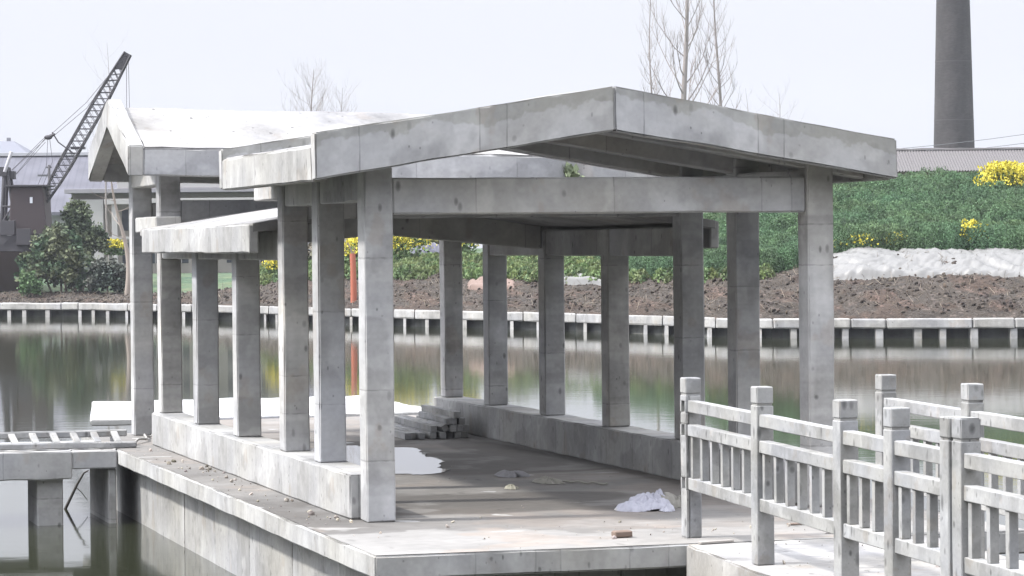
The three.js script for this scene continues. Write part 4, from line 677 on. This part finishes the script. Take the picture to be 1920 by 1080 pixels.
{
  const t = thing('pale_house', 'pale house with a pillared front behind the leaning tree', 'building', far(-20, 0.7, 175).toArray()); t.rotation.y = FACE;
  block('wall', -5.3, 6.5, 0, 4.75, -6, 0, M2.beige, t); block('parapet', -2.6, 6.9, 5.02, 5.5, -6.2, 0.55, M2.pale, t); block('eave', -5.6, 6.7, 4.76, 5.01, -6.3, 0.8, plain(0.24, 0.23, 0.25), t);
  block('side_wing', -5.31, -3.4, 0, 4.4, 0.01, 0.6, M2.pale, t);
  for (const x of [-2.9, -1.6, 0.4, 2.4, 4.4]) block('pillar', x, x + 0.32, 0, 4.4, 0.45, 0.75, M2.pale, t); block('lintel', -3.3, 6.5, 4.1, 4.42, 0.76, 0.85, M2.pale, t); block('balcony_rail', -3.3, 6.5, 2.1, 2.25, 0.76, 0.85, M2.pale, t);
  for (let i = 0; i < 6; i++) for (const y of [0.7, 2.6]) { const w = block('window', -2.4 + i * 1.5, -1.6 + i * 1.5, y, y + 1.2, 0.005, 0.04, M2.glass, t); block('mullion', -2.03 + i * 1.5, -1.97 + i * 1.5, y, y + 1.2, 0.042, 0.06, M2.pale, w); }
}
{
  const t = thing('corrugated_shed', 'low shed with a grey corrugated roof behind the green hill', 'shed', far(20, 4.1, 155).toArray()); t.rotation.y = FACE;
  block('wall', -6, 9, 0, 1.75, -5, 0, plain(0.25, 0.2, 0.17), t);
  const pos = [], idx = [], n = 15.4 / 0.035 | 0; for (let i = 0; i <= n; i++) { const x = -6.2 + i * 0.035, w = 0.035 * Math.cos(i * 0.035 / 0.145 * 6.283); pos.push(x, 2.88 + w, -2.5, x, 1.72 + w, 0.5); } for (let i = 0; i < n; i++) { const a = i * 2; idx.push(a, a + 1, a + 3, a, a + 3, a + 2); }
  const g = new THREE.BufferGeometry(); g.setAttribute('position', new THREE.Float32BufferAttribute(pos, 3)); g.setIndex(idx); g.computeVertexNormals(); const rf = part('roof_sheet', g, plain(0.105, 0.098, 0.098, { side: THREE.DoubleSide }), t);
  block('ridge_cap', -6.2, 9.2, 2.86, 2.97, -2.65, -2.35, plain(0.2, 0.19, 0.19), rf, { wob: 0.05, seg: 0.5 });
  part('roof_sheet', hex([[-6.2, 1.7, -5.5], [9.2, 1.7, -5.5], [-6.2, 1.76, -5.5], [9.2, 1.76, -5.5], [-6.2, 2.8, -2.52], [9.2, 2.8, -2.52], [-6.2, 2.86, -2.52], [9.2, 2.86, -2.52]], { wear: 0, seg: 4 }), M2.tile, t);
}
{
  const t = thing('brick_chimney', 'tall dark brick factory chimney rising behind the shed', 'chimney', far(37.9, 3.5, 260).toArray());
  const g = new THREE.LatheGeometry([[0, 0], [1.95, 0], [1.74, 6.6], [1.42, 19.3], [1.12, 31], [1.25, 31.2], [1.25, 32], [0.9, 32], [0.88, 20]].map(([x, y]) => new THREE.Vector2(x, y)), 48);
  const uv = g.attributes.uv, p = g.attributes.position; for (let i = 0; i < uv.count; i++) uv.setXY(i, uv.getX(i) * 10, p.getY(i));
  const tx = surface(512, 1024, 5, (u, v) => { const row = Math.floor(v * 64), bx = u * 20 + (row % 2) * 0.5, fy = v * 64 % 1, mort = fy < 0.14 || (bx % 1) < 0.06, h = hash2(Math.floor(bx) % 20, row, 5), a = tfbm(u, v, 5, 4, 501, 4) - 0.5, b = tfbm(u, v, 20, 6, 503, 3) - 0.5; const k = (0.75 + 0.5 * h) * (1 + 0.7 * a + 0.4 * b); return mort ? [0.045 * (1 + a), 0.044 * (1 + a), 0.045 * (1 + a), 0.3] : [0.034 * k, 0.029 * k, 0.029 * k, 0.6]; });
  part('shaft', g, std(tx, {}, 0.01), t);
  for (const [y, r] of [[9, 1.69], [14, 1.565], [24, 1.31]]) part('iron_band', new THREE.CylinderGeometry(r, r + 0.004, 0.09, 48, 1, true).translate(0, y, 0), plain(0.05, 0.045, 0.045), t);
}
{
  const t = thing('utility_pole', 'thin utility pole with a crossarm in front of the hall', 'utility pole', far(-25.05, 0.9, 165).toArray()); t.rotation.y = FACE;
  part('pole', tube([V(0, 0, 0), V(0, 5.95, 0)], [0.1, 0.07], 8), plain(0.12, 0.11, 0.12), t); part('crossarm', box(-0.62, 0.4, 5.33, 5.43, -0.05, 0.05, { wear: 0 }), plain(0.10, 0.10, 0.11), t); part('crossarm', box(-0.15, 0.15, 5.78, 5.86, -0.05, 0.05, { wear: 0 }), plain(0.10, 0.10, 0.11), t);
}
[[10.5, 11.95, 250, 'upper'], [10.1, 10.95, 252, 'lower']].forEach(([h0, h1, D, w]) => { const p = range(0, 1, 16).map((k) => far(lerp(22, 62, k), lerp(h0 - 1.3, h1 + 2.6, k) - 1.0 * Math.sin(k * Math.PI), D)); solo('power_line', tube(p, 0.022, 4), plain(0.12, 0.12, 0.13), w + ' of the two thin power lines crossing behind the chimney', 'power line', 'power lines at the right'); });

renderer.render(scene, camera);
